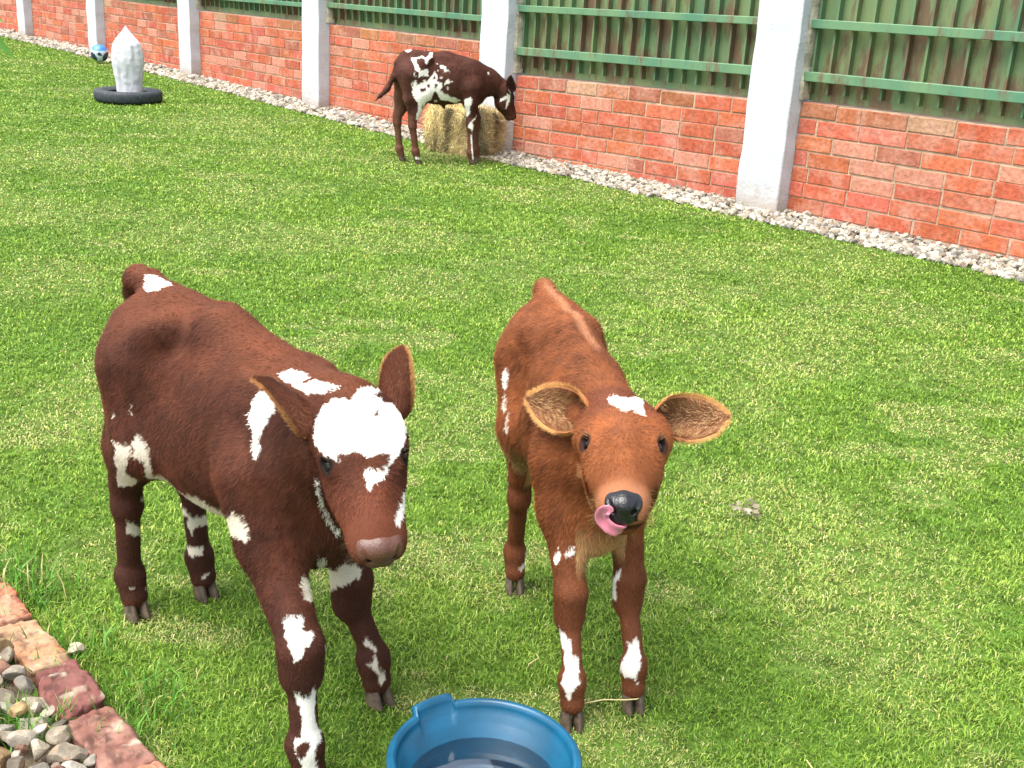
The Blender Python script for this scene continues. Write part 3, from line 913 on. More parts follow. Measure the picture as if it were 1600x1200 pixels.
ea, eb = EDGE_IN
def ept(t, off=0.0):
    d_ = nrm(eb - ea); return ea + d_ * t + np.array([-d_[1], d_[0]]) * off
orange, cream, maroon, grey = (0.36, 0.085, 0.038), (0.34, 0.235, 0.140), (0.115, 0.036, 0.030), (0.30, 0.22, 0.20)
edge_brick(ept(-0.215, 0), ept(-0.035, 0), 0.086, 0.050, [(0.40, 0.13, 0.08), maroon], 'dark red edging brick cut off by the left edge of the photo', seed=1)
edge_brick(ept(-0.030, 0.01), ept(0.148, 0.004), 0.090, 0.050, [orange, (0.36, 0.19, 0.12)], 'bright orange edging brick, second from the left edge', seed=2)
edge_brick(ept(0.158, 0.004), ept(0.372, 0.004), 0.088, 0.052, [cream, (0.32, 0.13, 0.065)], 'mortar stained cream edging brick between the orange and the maroon ones', seed=3)
edge_brick(ept(0.384, 0.012), ept(0.565, 0.0), 0.092, 0.058, [maroon, (0.18, 0.075, 0.062)], 'rounded maroon edging brick with chipped corner', round_=0.020, seed=4, yaw=0.06)
edge_brick(ept(0.580, 0.0), ept(0.80, 0.0), 0.098, 0.060, [(0.165, 0.065, 0.048), (0.25, 0.135, 0.10)], 'weathered pinkish edging brick at the bottom edge of the photo', round_=0.015, seed=5)
edge_brick(ept(0.812, 0.0), ept(1.00, 0.0), 0.10, 0.07, [(0.42, 0.14, 0.08), (0.5, 0.3, 0.2)], 'edging brick nearest the camera, below the frame', seed=6)

# --- loose rocks outside the edging
g = np.random.default_rng(21)
d_ = nrm(eb - ea); out = np.array([d_[1], -d_[0]])
cells = []
placed = []
for k in range(6000):
    if len(placed) >= 280: break
    t = g.uniform(-0.15, 0.95); o = g.uniform(0.09, 0.46)
    big = g.uniform() < 0.55
    r = g.uniform(0.023, 0.043) if len(placed) < 150 else g.uniform(0.014, 0.024)
    p = ea + d_ * t + out * o
    if p[1] < 1.35: continue
    if o < 0.088 + r * 0.8: continue
    if all(np.hypot(*(p - q[0])) > (r + q[1]) * 0.64 for q in placed):
        placed.append((p, r))
TINT = [((0.62, 0.56, 0.46), 'cream'), ((0.52, 0.50, 0.46), 'pale grey'), ((0.70, 0.66, 0.58), 'off white'), ((0.55, 0.40, 0.22), 'ochre'), ((0.42, 0.24, 0.18), 'reddish'), ((0.36, 0.32, 0.27), 'grey brown')]
for k, (p, r) in enumerate(placed):
    ti = g.choice(6, p=[.28, .24, .2, .1, .08, .1])
    V = rock(1, 300 + k, ICO3) * np.array([1.15, 0.9, 0.72]) * r
    V = V @ rot3(g).T * np.array([1, 1, 0.85])
    zc = g.uniform(-0.004, 0.012) + (0.012 if r < 0.03 else 0.0)
    c = np.array(TINT[ti][0]) * g.uniform(0.32, 0.62)
    t = np.clip(0.5 + fbm(V + k, 40, 3, 3), 0, 1)[:, None]
    C = c * (0.60 + 0.6 * t) * np.array([1.0, 0.94, 0.84])
    if g.uniform() < 0.25: C = C * (1 - 0.5 * (t > 0.72)) + np.array([0.3, 0.12, 0.05]) * 0.5 * (t > 0.72)
    o_ = np_mesh('rock', V, [ICO3[1]], M['stone'], None, C, False)
    o_.location = (p[0], p[1], zc + 0.014)
    tt_ = (p - ea) @ d_; oo_ = (p - ea) @ out
    nb_ = 'dark red' if tt_ < -0.03 else 'bright orange' if tt_ < 0.15 else 'cream' if tt_ < 0.38 else 'rounded maroon' if tt_ < 0.57 else 'weathered pinkish' if tt_ < 0.81 else 'nearest'
    far_ = 'touching' if oo_ < 0.14 else 'a little away from' if oo_ < 0.24 else 'well away from'
    sz_ = 'large' if r > 0.036 else 'medium sized' if r > 0.026 else 'small'
    tag(o_, '%s %s angular rock %s the %s edging brick' % (sz_, TINT[ti][1], far_, nb_), 'rock', 'loose rocks in the bed outside the brick edging')
# dark gap-filler soil bed below rocks
S = Solid()
V = []
q0 = ea + d_ * -0.9 + out * 0.10; q1 = ea + d_ * 1.4 + out * 0.10; q2 = q1 + out * 2.0; q3 = q0 + out * 2.0
S.add([(*q0, -0.006), (*q1, -0.006), (*q2, -0.006), (*q3, -0.006)], [(0, 1, 2, 3)])
tag(S.build('stone_bed_soil', mat_plain('bed_soil', (0.16, 0.125, 0.085), 0.95, 0.1, noise=0.5, nscale=25, bump=0.012, bscale=40)), kind='structure')
# lone stone on the grass
V = rock(1, 999, ICO3) * np.array([0.022, 0.016, 0.013])
o_ = np_mesh('rock', V, [ICO3[1]], M['stone'], None, np.tile((0.40, 0.34, 0.25), (len(V), 1)), False)
o_.location = (-0.918, 2.14, 0.010)
tag(o_, 'small pale stone lying alone in the grass beside the cream edging brick', 'rock')

# --- grass tufts that sprout between the edging bricks
def tufts():
    g = np.random.default_rng(3)
    PP = []
    for (t, o, n, s_) in ((0.51, -0.155, 90, .016), (0.56, -0.10, 50, .012), (0.37, -0.15, 14, .01), (0.575, -0.16, 40, .02), (0.05, 0.03, 120, .05), (0.3, 0.03, 120, .06), (0.6, 0.03, 140, .07), (-0.1, 0.03, 120, .06)):
        c = ept(t, o)
        PP.append(c + g.normal(0, s_, (n, 2)) * np.array([1, 1]))
    P = np.concatenate(PP); n = len(P)
    col = np.array([0.10, 0.26, 0.03]) * g.uniform(0.6, 1.5, n)[:, None] * np.array([1, 1, 1])
    col[g.uniform(size=n) < .12] = (0.5, 0.45, 0.2)
    blades(P, g.uniform(0.03, 0.085, n), g.uniform(0.0022, 0.004, n), g.uniform(0.2, 1.0, n), col, 'edge_grass', M['grass'], 'long grass blades sprouting along the brick edging')
tufts()

# --- straws and a dry leaf on the lawn
def stalk(pts, r, name, label, cat, group=None):
    P = np.array(pts, float); n = len(P)
    V = []; Q = []
    for i in range(n):
        t = nrm(P[min(i + 1, n - 1)] - P[max(i - 1, 0)]); a = nrm(np.cross(t, (0, 0, 1.0))); b2 = np.cross(a, t)
        for k in range(5): V.append(P[i] + r * (a * cos(2 * pi * k / 5) + b2 * sin(2 * pi * k / 5)))
    for i in range(n - 1):
        for k in range(5): Q.append((i * 5 + k, i * 5 + (k + 1) % 5, (i + 1) * 5 + (k + 1) % 5, (i + 1) * 5 + k))
    c = P.mean(0)
    o = np_mesh(name, np.array(V) - c, [np.array(Q)], M['straw'])
    o.location = c
    tag(o, label, cat, group)
stalk([(0.185, 2.03, 0.022), (0.23, 2.040, 0.028), (0.28, 2.050, 0.024), (0.302, 2.052, 0.026), (0.309, 2.066, 0.02)], 0.0014, 'straw', 'long pale straw on the grass between the front hooves of the brown calf', 'straw')
stalk([(0.072, 2.165, 0.02), (0.095, 2.185, 0.026), (0.090, 2.205, 0.022)], 0.0012, 'straw', 'short bent straw on the grass left of the brown calf\'s front leg', 'straw')
stalk([(0.62, 1.80, 0.015), (0.63, 1.85, 0.026), (0.625, 1.89, 0.02)], 0.0014, 'straw', 'thin upright straw at the bottom right of the lawn', 'straw')
def leaf_litter():
    g = np.random.default_rng(8)
    S_ = Solid()
    for k in range(44):
        c = np.array([0.697, 3.045, 0.016]) + g.normal(0, 1, 3) * np.array([0.022, 0.03, 0.004])
        a = nrm(g.normal(size=3) * np.array([1, 1, .4])) * g.uniform(0.005, 0.016); b2 = nrm(np.cross(a, g.normal(size=3))) * g.uniform(.003, .008)
        S_.add(np.array([c - a, c + b2, c + a, c - b2]) - np.array([0.697, 3.045, 0]), [(0, 1, 2, 3)], np.array((0.42, 0.36, 0.26)) * g.uniform(.5, 1.15))
    o = S_.build('dry_leaf', M['leaf']); o.location = (0.697, 3.045, 0)
    tag(o, 'crumpled pale dry leaf on the lawn right of the brown calf', 'leaf')
leaf_litter()

# --- overhanging leaves at the left edge
def twig():
    root = empty('overhanging_branch', (-1.62, 2.5, 1.30))
    tag(root, 'green leafy branch hanging in from beyond the left edge at the top', 'branch')
    S_ = Solid(); L_ = Solid()
    def leaf(b0, tip, w, nside):
        b0, tip = np.array(b0, float), np.array(tip, float); ax = tip - b0; sd2 = nrm(np.cross(ax, nside)) * w; nn_ = nrm(np.cross(sd2, ax))
        V = []; ts = np.linspace(0, 1, 9)
        for t in ts:
            ww = np.sin(pi * t ** 0.8) ** 0.8 if 0 < t < 1 else 0.02
            c = b0 + ax * t + np.array([0, 0, -0.02]) * t * t
            V += [c - sd2 * ww, c - nn_ * w * 0.25 * ww, c + sd2 * ww]
        Q = [(3 * i + j, 3 * i + j + 1, 3 * i + j + 4, 3 * i + j + 3) for i in range(8) for j in (0, 1)]
        return V, Q
    spec = [((-1.215, 2.5, 1.335), (-1.095, 2.5, 1.238), .014), ((-1.20, 2.52, 1.33), (-1.112, 2.5, 1.31), .012), ((-1.30, 2.5, 1.32), (-1.24, 2.45, 1.22), .017), ((-1.40, 2.5, 1.30), (-1.44, 2.42, 1.19), .018), ((-1.45, 2.5, 1.30), (-1.40, 2.55, 1.39), .016), ((-1.52, 2.5, 1.30), (-1.55, 2.42, 1.2), .017), ((-1.33, 2.5, 1.325), (-1.27, 2.55, 1.41), .015)]
    for k, (a, b2, w) in enumerate(spec):
        V, Q = leaf(np.array(a) - np.array([-1.62, 2.5, 1.30]), np.array(b2) - np.array([-1.62, 2.5, 1.30]), w, (0.2, -1, 0.3))
        S1 = Solid(); S1.add(V, Q, np.array((0.10, 0.27, 0.03)) * (0.85 + 0.07 * k)); S1.build('leaf', M['leaf'], root, True)
    pts = np.array([(0, 0, 0), (0.15, 0, 0.0), (0.3, 0, 0.02), (0.42, 0.01, 0.035)]); V = []; Q = []
    for i, p in enumerate(pts):
        for k in range(6): V.append(p + np.array([0, cos(k * pi / 3), sin(k * pi / 3)]) * 0.004 * (1 - 0.2 * i))
    for i in range(3):
        for k in range(6): Q.append((i * 6 + k, i * 6 + (k + 1) % 6, i * 6 + 6 + (k + 1) % 6, i * 6 + 6 + k))
    L_.add(V, Q, (0.14, 0.12, 0.05)); L_.build('stem', M['leaf'], root, True)
twig()
#SPLIT3
# ------------------------------------------------------------------ calves: signed-distance bodies, surface nets, combed fur
class Field:
    def __init__(s, lo, hi, res):
        s.lo = np.array(lo, float); s.res = res
        s.n = np.ceil((np.array(hi) - s.lo) / res).astype(int) + 1
        s.ax = [s.lo[k] + np.arange(s.n[k]) * res for k in range(3)]
        s.a = np.full(s.n, 0.5, dtype=np.float32)
    def _sub(s, lo, hi):
        i0 = np.maximum(np.floor((np.asarray(lo) - s.lo) / s.res).astype(int), 0)
        i1 = np.minimum(np.ceil((np.asarray(hi) - s.lo) / s.res).astype(int) + 1, s.n)
        sl = tuple(slice(a, max(b_, a)) for a, b_ in zip(i0, i1))
        X, Y, Z = np.meshgrid(*[s.ax[k][sl[k]].astype(np.float32) for k in range(3)], indexing='ij')
        return sl, X, Y, Z
    def _merge(s, sl, d, k, sub=False):
        a = s.a[sl]
        if sub:
            h = np.clip(0.5 - 0.5 * (a + d) / k, 0, 1)          # smooth subtraction
            s.a[sl] = a * (1 - h) - d * h + k * h * (1 - h)
        else:
            h = np.clip(0.5 + 0.5 * (d - a) / k, 0, 1)
            s.a[sl] = d * (1 - h) + a * h - k * h * (1 - h)
    def cone(s, A, B, ra, rb, k=0.03, flat=1.0, axis=None, sub=False):
        A = np.asarray(A, float); B = np.asarray(B, float); r = max(ra, rb) * max(flat, 1) + k + s.res * 3
        sl, X, Y, Z = s._sub(np.minimum(A, B) - r, np.maximum(A, B) + r)
        if X.size == 0: return
        b_ = B - A; L2 = max(b_ @ b_, 1e-9)
        px, py, pz = X - A[0], Y - A[1], Z - A[2]
        t = np.clip((px * b_[0] + py * b_[1] + pz * b_[2]) / L2, 0, 1)
        dx, dy, dz = px - t * b_[0], py - t * b_[1], pz - t * b_[2]
        if axis is not None:
            ax = nrm(axis); q = dx * ax[0] + dy * ax[1] + dz * ax[2]; f = 1.0 / flat - 1.0
            dx, dy, dz = dx + q * f * ax[0], dy + q * f * ax[1], dz + q * f * ax[2]
        d = np.sqrt(dx * dx + dy * dy + dz * dz) - (ra + (rb - ra) * t)
        s._merge(sl, d.astype(np.float32), k, sub)
    def ell(s, C, r, k=0.03, R=None, sub=False):
        C = np.asarray(C, float); r = np.asarray(r, float); e = r.max() + k + s.res * 3
        sl, X, Y, Z = s._sub(C - e, C + e)
        if X.size == 0: return
        p = np.stack([X - C[0], Y - C[1], Z - C[2]], -1)
        if R is not None: p = p @ np.asarray(R, dtype=np.float32).T      # rows of R are the ellipsoid axes
        k0 = np.linalg.norm(p / r, axis=-1); k1 = np.linalg.norm(p / (r * r), axis=-1)
        d = k0 * (k0 - 1) / np.maximum(k1, 1e-6)
        s._merge(sl, d.astype(np.float32), k, sub)
    def mesh(s):
        a = s.a; sg = a < 0
        nx, ny, nz = a.shape
        c = np.zeros((nx - 1, ny - 1, nz - 1), np.int8)
        for i in (0, 1):
            for j in (0, 1):
                for k in (0, 1):
                    c += sg[i:nx - 1 + i, j:ny - 1 + j, k:nz - 1 + k]
        act = np.argwhere((c > 0) & (c < 8))
        idx = np.full(c.shape, -1, np.int32); idx[tuple(act.T)] = np.arange(len(act))
        acc = np.zeros((len(act), 3)); cnt = np.zeros(len(act))
        cor = [(0, 0, 0), (1, 0, 0), (0, 1, 0), (1, 1, 0), (0, 0, 1), (1, 0, 1), (0, 1, 1), (1, 1, 1)]
        vals = [a[act[:, 0] + i, act[:, 1] + j, act[:, 2] + k] for i, j, k in cor]
        for (u, v) in ((0, 1), (2, 3), (4, 5), (6, 7), (0, 2), (1, 3), (4, 6), (5, 7), (0, 4), (1, 5), (2, 6), (3, 7)):
            x, y = vals[u], vals[v]; m = (x < 0) != (y < 0)
            t = np.where(m, x / np.where(m, x - y, 1), 0)
            p = np.array(cor[u]) + t[:, None] * (np.array(cor[v]) - np.array(cor[u]))
            acc[m] += p[m]; cnt[m] += 1
        V = s.lo + (act + acc / cnt[:, None]) * s.res
        Q = []
        for ax in range(3):
            o1, o2 = [(1, 2), (2, 0), (0, 1)][ax]
            A = np.take(sg, range(0, a.shape[ax] - 1), ax); B = np.take(sg, range(1, a.shape[ax]), ax)
            e = np.argwhere(A != B)
            e = e[(e[:, o1] > 0) & (e[:, o2] > 0) & (e[:, o1] < a.shape[o1] - 1) & (e[:, o2] < a.shape[o2] - 1)]
            fl = A[tuple(e.T)]
            def I(d1, d2):
                q = e.copy(); q[:, o1] += d1; q[:, o2] += d2; return idx[tuple(q.T)]
            q = np.stack([I(-1, -1), I(0, -1), I(0, 0), I(-1, 0)], 1)
            q[~fl] = q[~fl][:, ::-1]
            Q.append(q)
        return V, np.concatenate(Q)


def face_normals(V, Q):
    return nrm(np.cross(V[Q[:, 2]] - V[Q[:, 0]], V[Q[:, 3]] - V[Q[:, 1]]))


def vert_normals(V, Q):
    fn = np.cross(V[Q[:, 2]] - V[Q[:, 0]], V[Q[:, 3]] - V[Q[:, 1]])
    N = np.zeros_like(V)
    for k in range(Q.shape[1]): np.add.at(N, Q[:, k], fn)
    return nrm(N)


def in_poly(x, y, poly):
    c = np.zeros(len(x), bool); n = len(poly)
    for i in range(n):
        x0, y0 = poly[i]; x1, y1 = poly[(i + 1) % n]
        if y0 == y1: continue
        c ^= ((y0 > y) != (y1 > y)) & (x < (x1 - x0) * (y - y0) / (y1 - y0) + x0)
    return c


def poly_dist(x, y, poly):
    d = np.full(len(x), 1e9); n = len(poly)
    for i in range(n):
        ax, ay = poly[i]; bx, by = poly[(i + 1) % n]
        dx, dy = bx - ax, by - ay; t = np.clip(((x - ax) * dx + (y - ay) * dy) / max(dx * dx + dy * dy, 1e-12), 0, 1)
        d = np.minimum(d, np.hypot(x - ax - t * dx, y - ay - t * dy))
    return d


def patch_amount(P, N, patches):
    """coat patches: 3-D outlines on the animal's skin. Returns colour index (0 = none)"""
    out = np.zeros(len(P), int)
    for (colr, pts, dirn) in patches:
        pts = np.asarray(pts, float); c = pts.mean(0)
        dn = nrm(dirn)
        u = nrm(np.cross(dn, [0, 0, 1.0] if abs(dn[2]) < 0.9 else [1.0, 0, 0])); v = np.cross(dn, u)
        poly = np.stack([(pts - c) @ u, (pts - c) @ v], 1)
        r = np.hypot(poly[:, 0], poly[:, 1]).max() + 0.02
        dep = (pts - c) @ dn
        q = P - c
        m = np.where((np.abs(q @ u) < r) & (np.abs(q @ v) < r) & (q @ dn < dep.max() + 0.05) & (q @ dn > dep.min() - 0.05) & (N @ dn < 0.05))[0]
        if len(m) == 0: continue
        x, y = q[m] @ u, q[m] @ v
        j = 0.0030
        x = x + j * vnoise(P[m], 150, 3); y = y + j * vnoise(P[m], 150, 4)
        out[m[in_poly(x, y, poly)]] = colr
    return out


class Head:
    def __init__(s, O, yaw, pitch, roll, sc=1.0):
        y, p, r = map(radians, (yaw, pitch, roll)); s.lid = 0.0; s.mz = 1.0; s.cw = 1.0
        a = np.array([cos(p) * cos(y), cos(p) * sin(y), -sin(p)]); l = np.array([-sin(y), cos(y), 0]); n = np.cross(a, l)
        l2 = l * cos(r) + n * sin(r); n = np.cross(a, l2)
        s.O = np.array(O, float); s.a, s.s, s.n, s.sc = a, l2, n, sc
        s.R = np.stack([a, l2, n])
    def __call__(s, u, v, w): return s.O + s.sc * (s.a * u + s.s * v + s.n * w)
    def d(s, u, v, w): return s.a * u + s.s * v + s.n * w
    def inv(s, P): return ((P - s.O) @ s.R.T) / s.sc


def head_sdf(F, h):
    c = h.sc; z = h.mz; cw = h.cw
    E = lambda u, v, w, r, k=0.03, sub=False: F.ell(h(u, v, w), np.array(r) * c, k * c, h.R, sub)
    Cn = lambda A, B, ra, rb, k=0.03, flat=1.0, ax=None, sub=False: F.cone(h(*A), h(*B), ra * c, rb * c, k * c, flat, None if ax is None else h.d(*ax), sub)
    E(0.052, 0, -0.055, (0.070, 0.077 * cw, 0.060))
    E(0.028, 0, -0.044, (0.046, 0.058 * cw, 0.044), 0.03)                    # poll
    E(0.085, 0, -0.040, (0.080, 0.073 * cw, 0.036), 0.03)                    # forehead
    for v in (-1, 1):
        E(0.076, v * 0.046 * cw, -0.046, (0.048, 0.034, 0.034), 0.02)
        E(0.116, v * 0.048, -0.042, (0.036, 0.026, 0.028), 0.02)         # orbit
        E(0.135, v * 0.036, -0.100, (0.075, 0.028, 0.048), 0.035)        # cheek
        Cn((0.15, v * 0.046, -0.072), (0.23, v * 0.033 * z, -0.062), 0.017, 0.018, 0.025)
    Cn((0.10, 0, -0.050), (0.235, 0, -0.044), 0.050, 0.030 * z, 0.03)       # bridge
    Cn((0.12, 0, -0.070), (0.265, 0, -0.062), 0.055, 0.036 * z, 0.03)
    E(0.252, 0, -0.056, (0.034, 0.042 * z, 0.029), 0.02)                    # muzzle
    for v in (-1, 1): E(0.262, v * 0.028 * z, -0.066, (0.030, 0.021 * z, 0.026), 0.02)   # lips
    Cn((0.13, 0, -0.115), (0.255, 0, -0.093), 0.036, 0.021 * z, 0.03)       # lower jaw
    E(0.262, 0, -0.098, (0.028, 0.028 * z, 0.014), 0.012)                   # chin
    for v in (-1, 1):
        Cn((0.098, v * 0.064, -0.028), (0.112, v * 0.058, -0.018), 0.0070, 0.0080, 0.010)  # upper lid / brow
        Cn((0.112, v * 0.058, -0.018), (0.140, v * 0.052, -0.022), 0.0075 + h.lid * 0.5, 0.005, 0.010)
        if h.lid: Cn((0.108, v * 0.066, -0.026), (0.134, v * 0.062, -0.028), 0.010, 0.008, 0.008)
        E(0.1225, v * 0.068, -0.027, (0.0140, 0.0125, 0.0095), 0.004, True)      # eye socket
    # mouth line
    for v in (-1, 1):
        Cn((0.300, v * 0.004, -0.084), (0.285, v * 0.036 * z, -0.083), 0.0025, 0.0025, 0.004, sub=True)
        Cn((0.285, v * 0.040 * z, -0.083), (0.225, v * 0.047, -0.082), 0.0035, 0.002, 0.005, sub=True)


def nose_mesh(h, mat, parent, ns=1.0):
    c = h.sc
    mn = h(0.28, 0, -0.045)
    F = Field(mn - 0.075 * c, mn + 0.075 * c, 0.0019)
    E = lambda u, v, w, r, k=0.01, sub=False: F.ell(h(u, v, w), np.array(r) * c, k * c, h.R, sub)
    E(0.278, 0, -0.046, (0.028, 0.031, 0.027), 0.01)
    E(0.281, 0, -0.060, (0.023, 0.028, 0.020), 0.01)
    for v in (-1, 1):
        E(0.273, v * 0.025, -0.045, (0.026, 0.017, 0.018), 0.010)
        E(0.287, v * 0.011, -0.069, (0.017, 0.016, 0.010), 0.01)
    for v in (-1, 1):       # nostrils: comma-shaped hollows opening forward and outward
        pth = [(0.308, 0.015, -0.056, 0.0040), (0.307, 0.023, -0.046, 0.0068), (0.299, 0.032, -0.034, 0.0080), (0.282, 0.038, -0.022, 0.0070)]
        for k in range(3):
            p, q = pth[k], pth[k + 1]
            F.cone(h(p[0], v * p[1], p[2]), h(q[0], v * q[1], q[2]), p[3] * c, q[3] * c, 0.003 * c, sub=True)
        F.cone(h(0.304, v * 0.023, -0.050), h(0.276, v * 0.018, -0.048), 0.0066 * c, 0.004 * c, 0.004 * c, sub=True)
    F.cone(h(0.306, 0, -0.080), h(0.308, 0, -0.055), 0.0020 * c, 0.0010 * c, 0.003 * c, sub=True)
    V, Q = F.mesh()
    q = h.inv(V)
    C = np.tile(np.array(mat[0], float), (len(V), 1)) * (1 + 0.22 * fbm(V, 90, 5, 3))[:, None]
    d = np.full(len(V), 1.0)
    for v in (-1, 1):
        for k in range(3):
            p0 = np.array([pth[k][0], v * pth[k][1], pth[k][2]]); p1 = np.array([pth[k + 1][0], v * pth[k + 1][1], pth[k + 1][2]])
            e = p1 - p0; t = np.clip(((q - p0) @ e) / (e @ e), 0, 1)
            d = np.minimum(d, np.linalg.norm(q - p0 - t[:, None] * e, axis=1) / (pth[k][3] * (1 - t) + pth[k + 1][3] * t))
    C = C * (0.06 + 0.94 * smooth_step(d, 0.92, 1.12))[:, None]  # nostril hollows darkened in the vertex colour, so they read as deep shade
    q[:, 1] *= ns; q[:, 2] = -0.050 + (q[:, 2] + 0.050) * (0.4 + 0.6 * ns); V = h.O + h.sc * (q @ h.R)
    return np_mesh('nose', V, [Q], mat[1], parent, C)


def eye_mesh(h, parent, side):
    V, T = ICO3
    C = h(0.1225, side * 0.0545, -0.0350)
    return np_mesh('eye', C + V * 0.0172 * h.sc, [T], M['eye'], parent)


def ear_mesh(h, side, base, e, o, L, W, colf, parent, furn=5500, droop=0.0, cup=1.0, inner=(0.25, 0.105, 0.05), seed=1):
    """cupped leaf-shaped ear. e: direction of the ear, o: direction its hollow faces (head coords)"""
    e = nrm(h.d(*e)); o = h.d(*o); o = nrm(o - (o @ e) * e); ac = np.cross(e, o)
    nt, nf = 30, 17
    B = h(*base)
    rows = []
    nrms = []
    for i in range(nt + 1):
        t = i / nt
        w = W * 0.5 * (0.30 + 0.70 * math.sin(min(pi * (t ** 0.85) * 0.93 + 0.18, pi)) ** 0.75) * (1 - smooth_step(t, 0.80, 1.04)) ** 0.5
        w = max(w, 0.0025)
        th = cup * (2.0 * (1 - t) ** 1.7 + 0.40)
        th = min(th, 2.6)
        r = w / max(sin(min(th, pi / 2)), 0.3)
        cen = B + e * L * t + np.array([0, 0, -droop * L * t * t])
        row = []; nr = []
        for j in range(nf):
            al = th * (2 * j / (nf - 1) - 1)
            dirv = ac * sin(al) - o * cos(al)
            row.append(cen + dirv * r + o * r * 0.75); nr.append(dirv)
        rows.append(row); nrms.append(nr)
    A = np.array(rows); Nn = np.array(nrms)
    thk = 0.0032 * (1 - 0.5 * np.linspace(0, 1, nt + 1))[:, None, None]
    O_ = A + Nn * thk; I_ = A - Nn * thk
    m_ = nf; n1 = (nt + 1) * nf
    V = np.concatenate([O_.reshape(-1, 3), I_.reshape(-1, 3)])
    Q = []
    for i in range(nt):
        for j in range(nf - 1):
            a = i * m_ + j
            Q.append((a, a + 1, a + m_ + 1, a + m_)); Q.append((n1 + a + 1, n1 + a, n1 + a + m_, n1 + a + m_ + 1))
    for i in range(nt):
        for j in (0, nf - 1):
            a = i * m_ + j; Q.append((a, n1 + a, n1 + a + m_, a + m_) if j else (n1 + a, a, a + m_, n1 + a + m_))
    for j in range(nf - 1):
        a = nt * m_ + j; Q.append((a, a + 1, n1 + a + 1, n1 + a))
    C = np.concatenate([colf(O_.reshape(-1, 3), 0.0), np.tile(inner, (n1, 1))])
    ear = np_mesh('ear', V, [np.array(Q)], M['skin'], parent, C)
    # fur: outside short along e; inside longer pale; fringe on the rims
    g = np.random.default_rng(seed)
    Pn = []; Dn = []; Nn2 = []; Ln = []; Cc = []; Wd = []
    def samp(n, grid, nr_, sgn, jlo=0, jhi=nf - 1, tlo=0.0, thi=1.0):
        i = g.uniform(tlo * nt, thi * nt - 1e-3, n); j = g.uniform(jlo, jhi - 1e-3, n)
        i0, j0 = i.astype(int), j.astype(int); fi, fj = (i - i0)[:, None], (j - j0)[:, None]
        def bl(G): return (G[i0, j0] * (1 - fi) + G[i0 + 1, j0] * fi) * (1 - fj) + (G[i0, j0 + 1] * (1 - fi) + G[i0 + 1, j0 + 1] * fi) * fj
        return bl(grid), nrm(bl(nr_)) * sgn, i / nt, 2 * j / (nf - 1) - 1
    p, n_, t, q = samp(furn, O_, Nn, 1)
    Pn.append(p); Nn2.append(n_); Dn.append(nrm(e + n_ * 0.30 + g.normal(0, .18, p.shape))); Ln.append(g.uniform(.006, .011, len(p))); Cc.append(colf(p, 0.0) * g.uniform(.7, 1.3, (len(p), 1))); Wd.append(np.full(len(p), .0011))
    p, n_, t, q = samp(furn // 2, I_, Nn, -1)
    Pn.append(p); Nn2.append(n_); Dn.append(nrm(e * 0.9 + n_ * 0.35 + ac * (-q)[:, None] * 0.6 + g.normal(0, .25, p.shape))); Ln.append(g.uniform(.008, .020, len(p)) * (1.1 - t * .5))
    edge = np.abs(q)
    ic = np.array(inner) * (0.75 + 0.5 * edge[:, None]) * g.uniform(.55, 1.35, (len(p), 1)); lt = g.uniform(size=len(p)) < 0.30
    ic[lt] = np.array([0.60, 0.38, 0.18]) * g.uniform(.7, 1.1, (lt.sum(), 1)); Cc.append(ic); Wd.append(np.full(len(p), .0011))
    for jl, jh, sg in ((0, 1, -1), (nf - 2, nf - 1, 1)):
        p, n_, t, q = samp(furn // 3, A, Nn, 1, jl, jh, 0.08, 1.0)
        Pn.append(p); Nn2.append(n_); Dn.append(nrm(e * 0.7 + ac * sg * 0.8 + g.normal(0, .2, p.shape))); Ln.append(g.uniform(.006, .013, len(p))); Cc.append(colf(p, 1.0) * g.uniform(.75, 1.3, (len(p), 1))); Wd.append(np.full(len(p), .0010))
    p, n_, t, q = samp(furn // 8, A, Nn, 1, 0, nf - 1, 0.93, 1.0)
    Pn.append(p); Nn2.append(n_); Dn.append(nrm(e + ac * q[:, None] + g.normal(0, .2, p.shape))); Ln.append(g.uniform(.007, .012, len(p))); Cc.append(colf(p, 1.0) * g.uniform(.75, 1.3, (len(p), 1))); Wd.append(np.full(len(p), .0010))
    V, Q2, T2, C2 = ribbons(np.concatenate(Pn), np.concatenate(Dn), np.concatenate(Nn2), np.concatenate(Ln), np.concatenate(Wd), np.concatenate(Cc), seg=2, curl=0.35, seed=seed)
    np_mesh('ear_fur', V, [Q2, T2], M['fur'], ear, C2)
    return ear


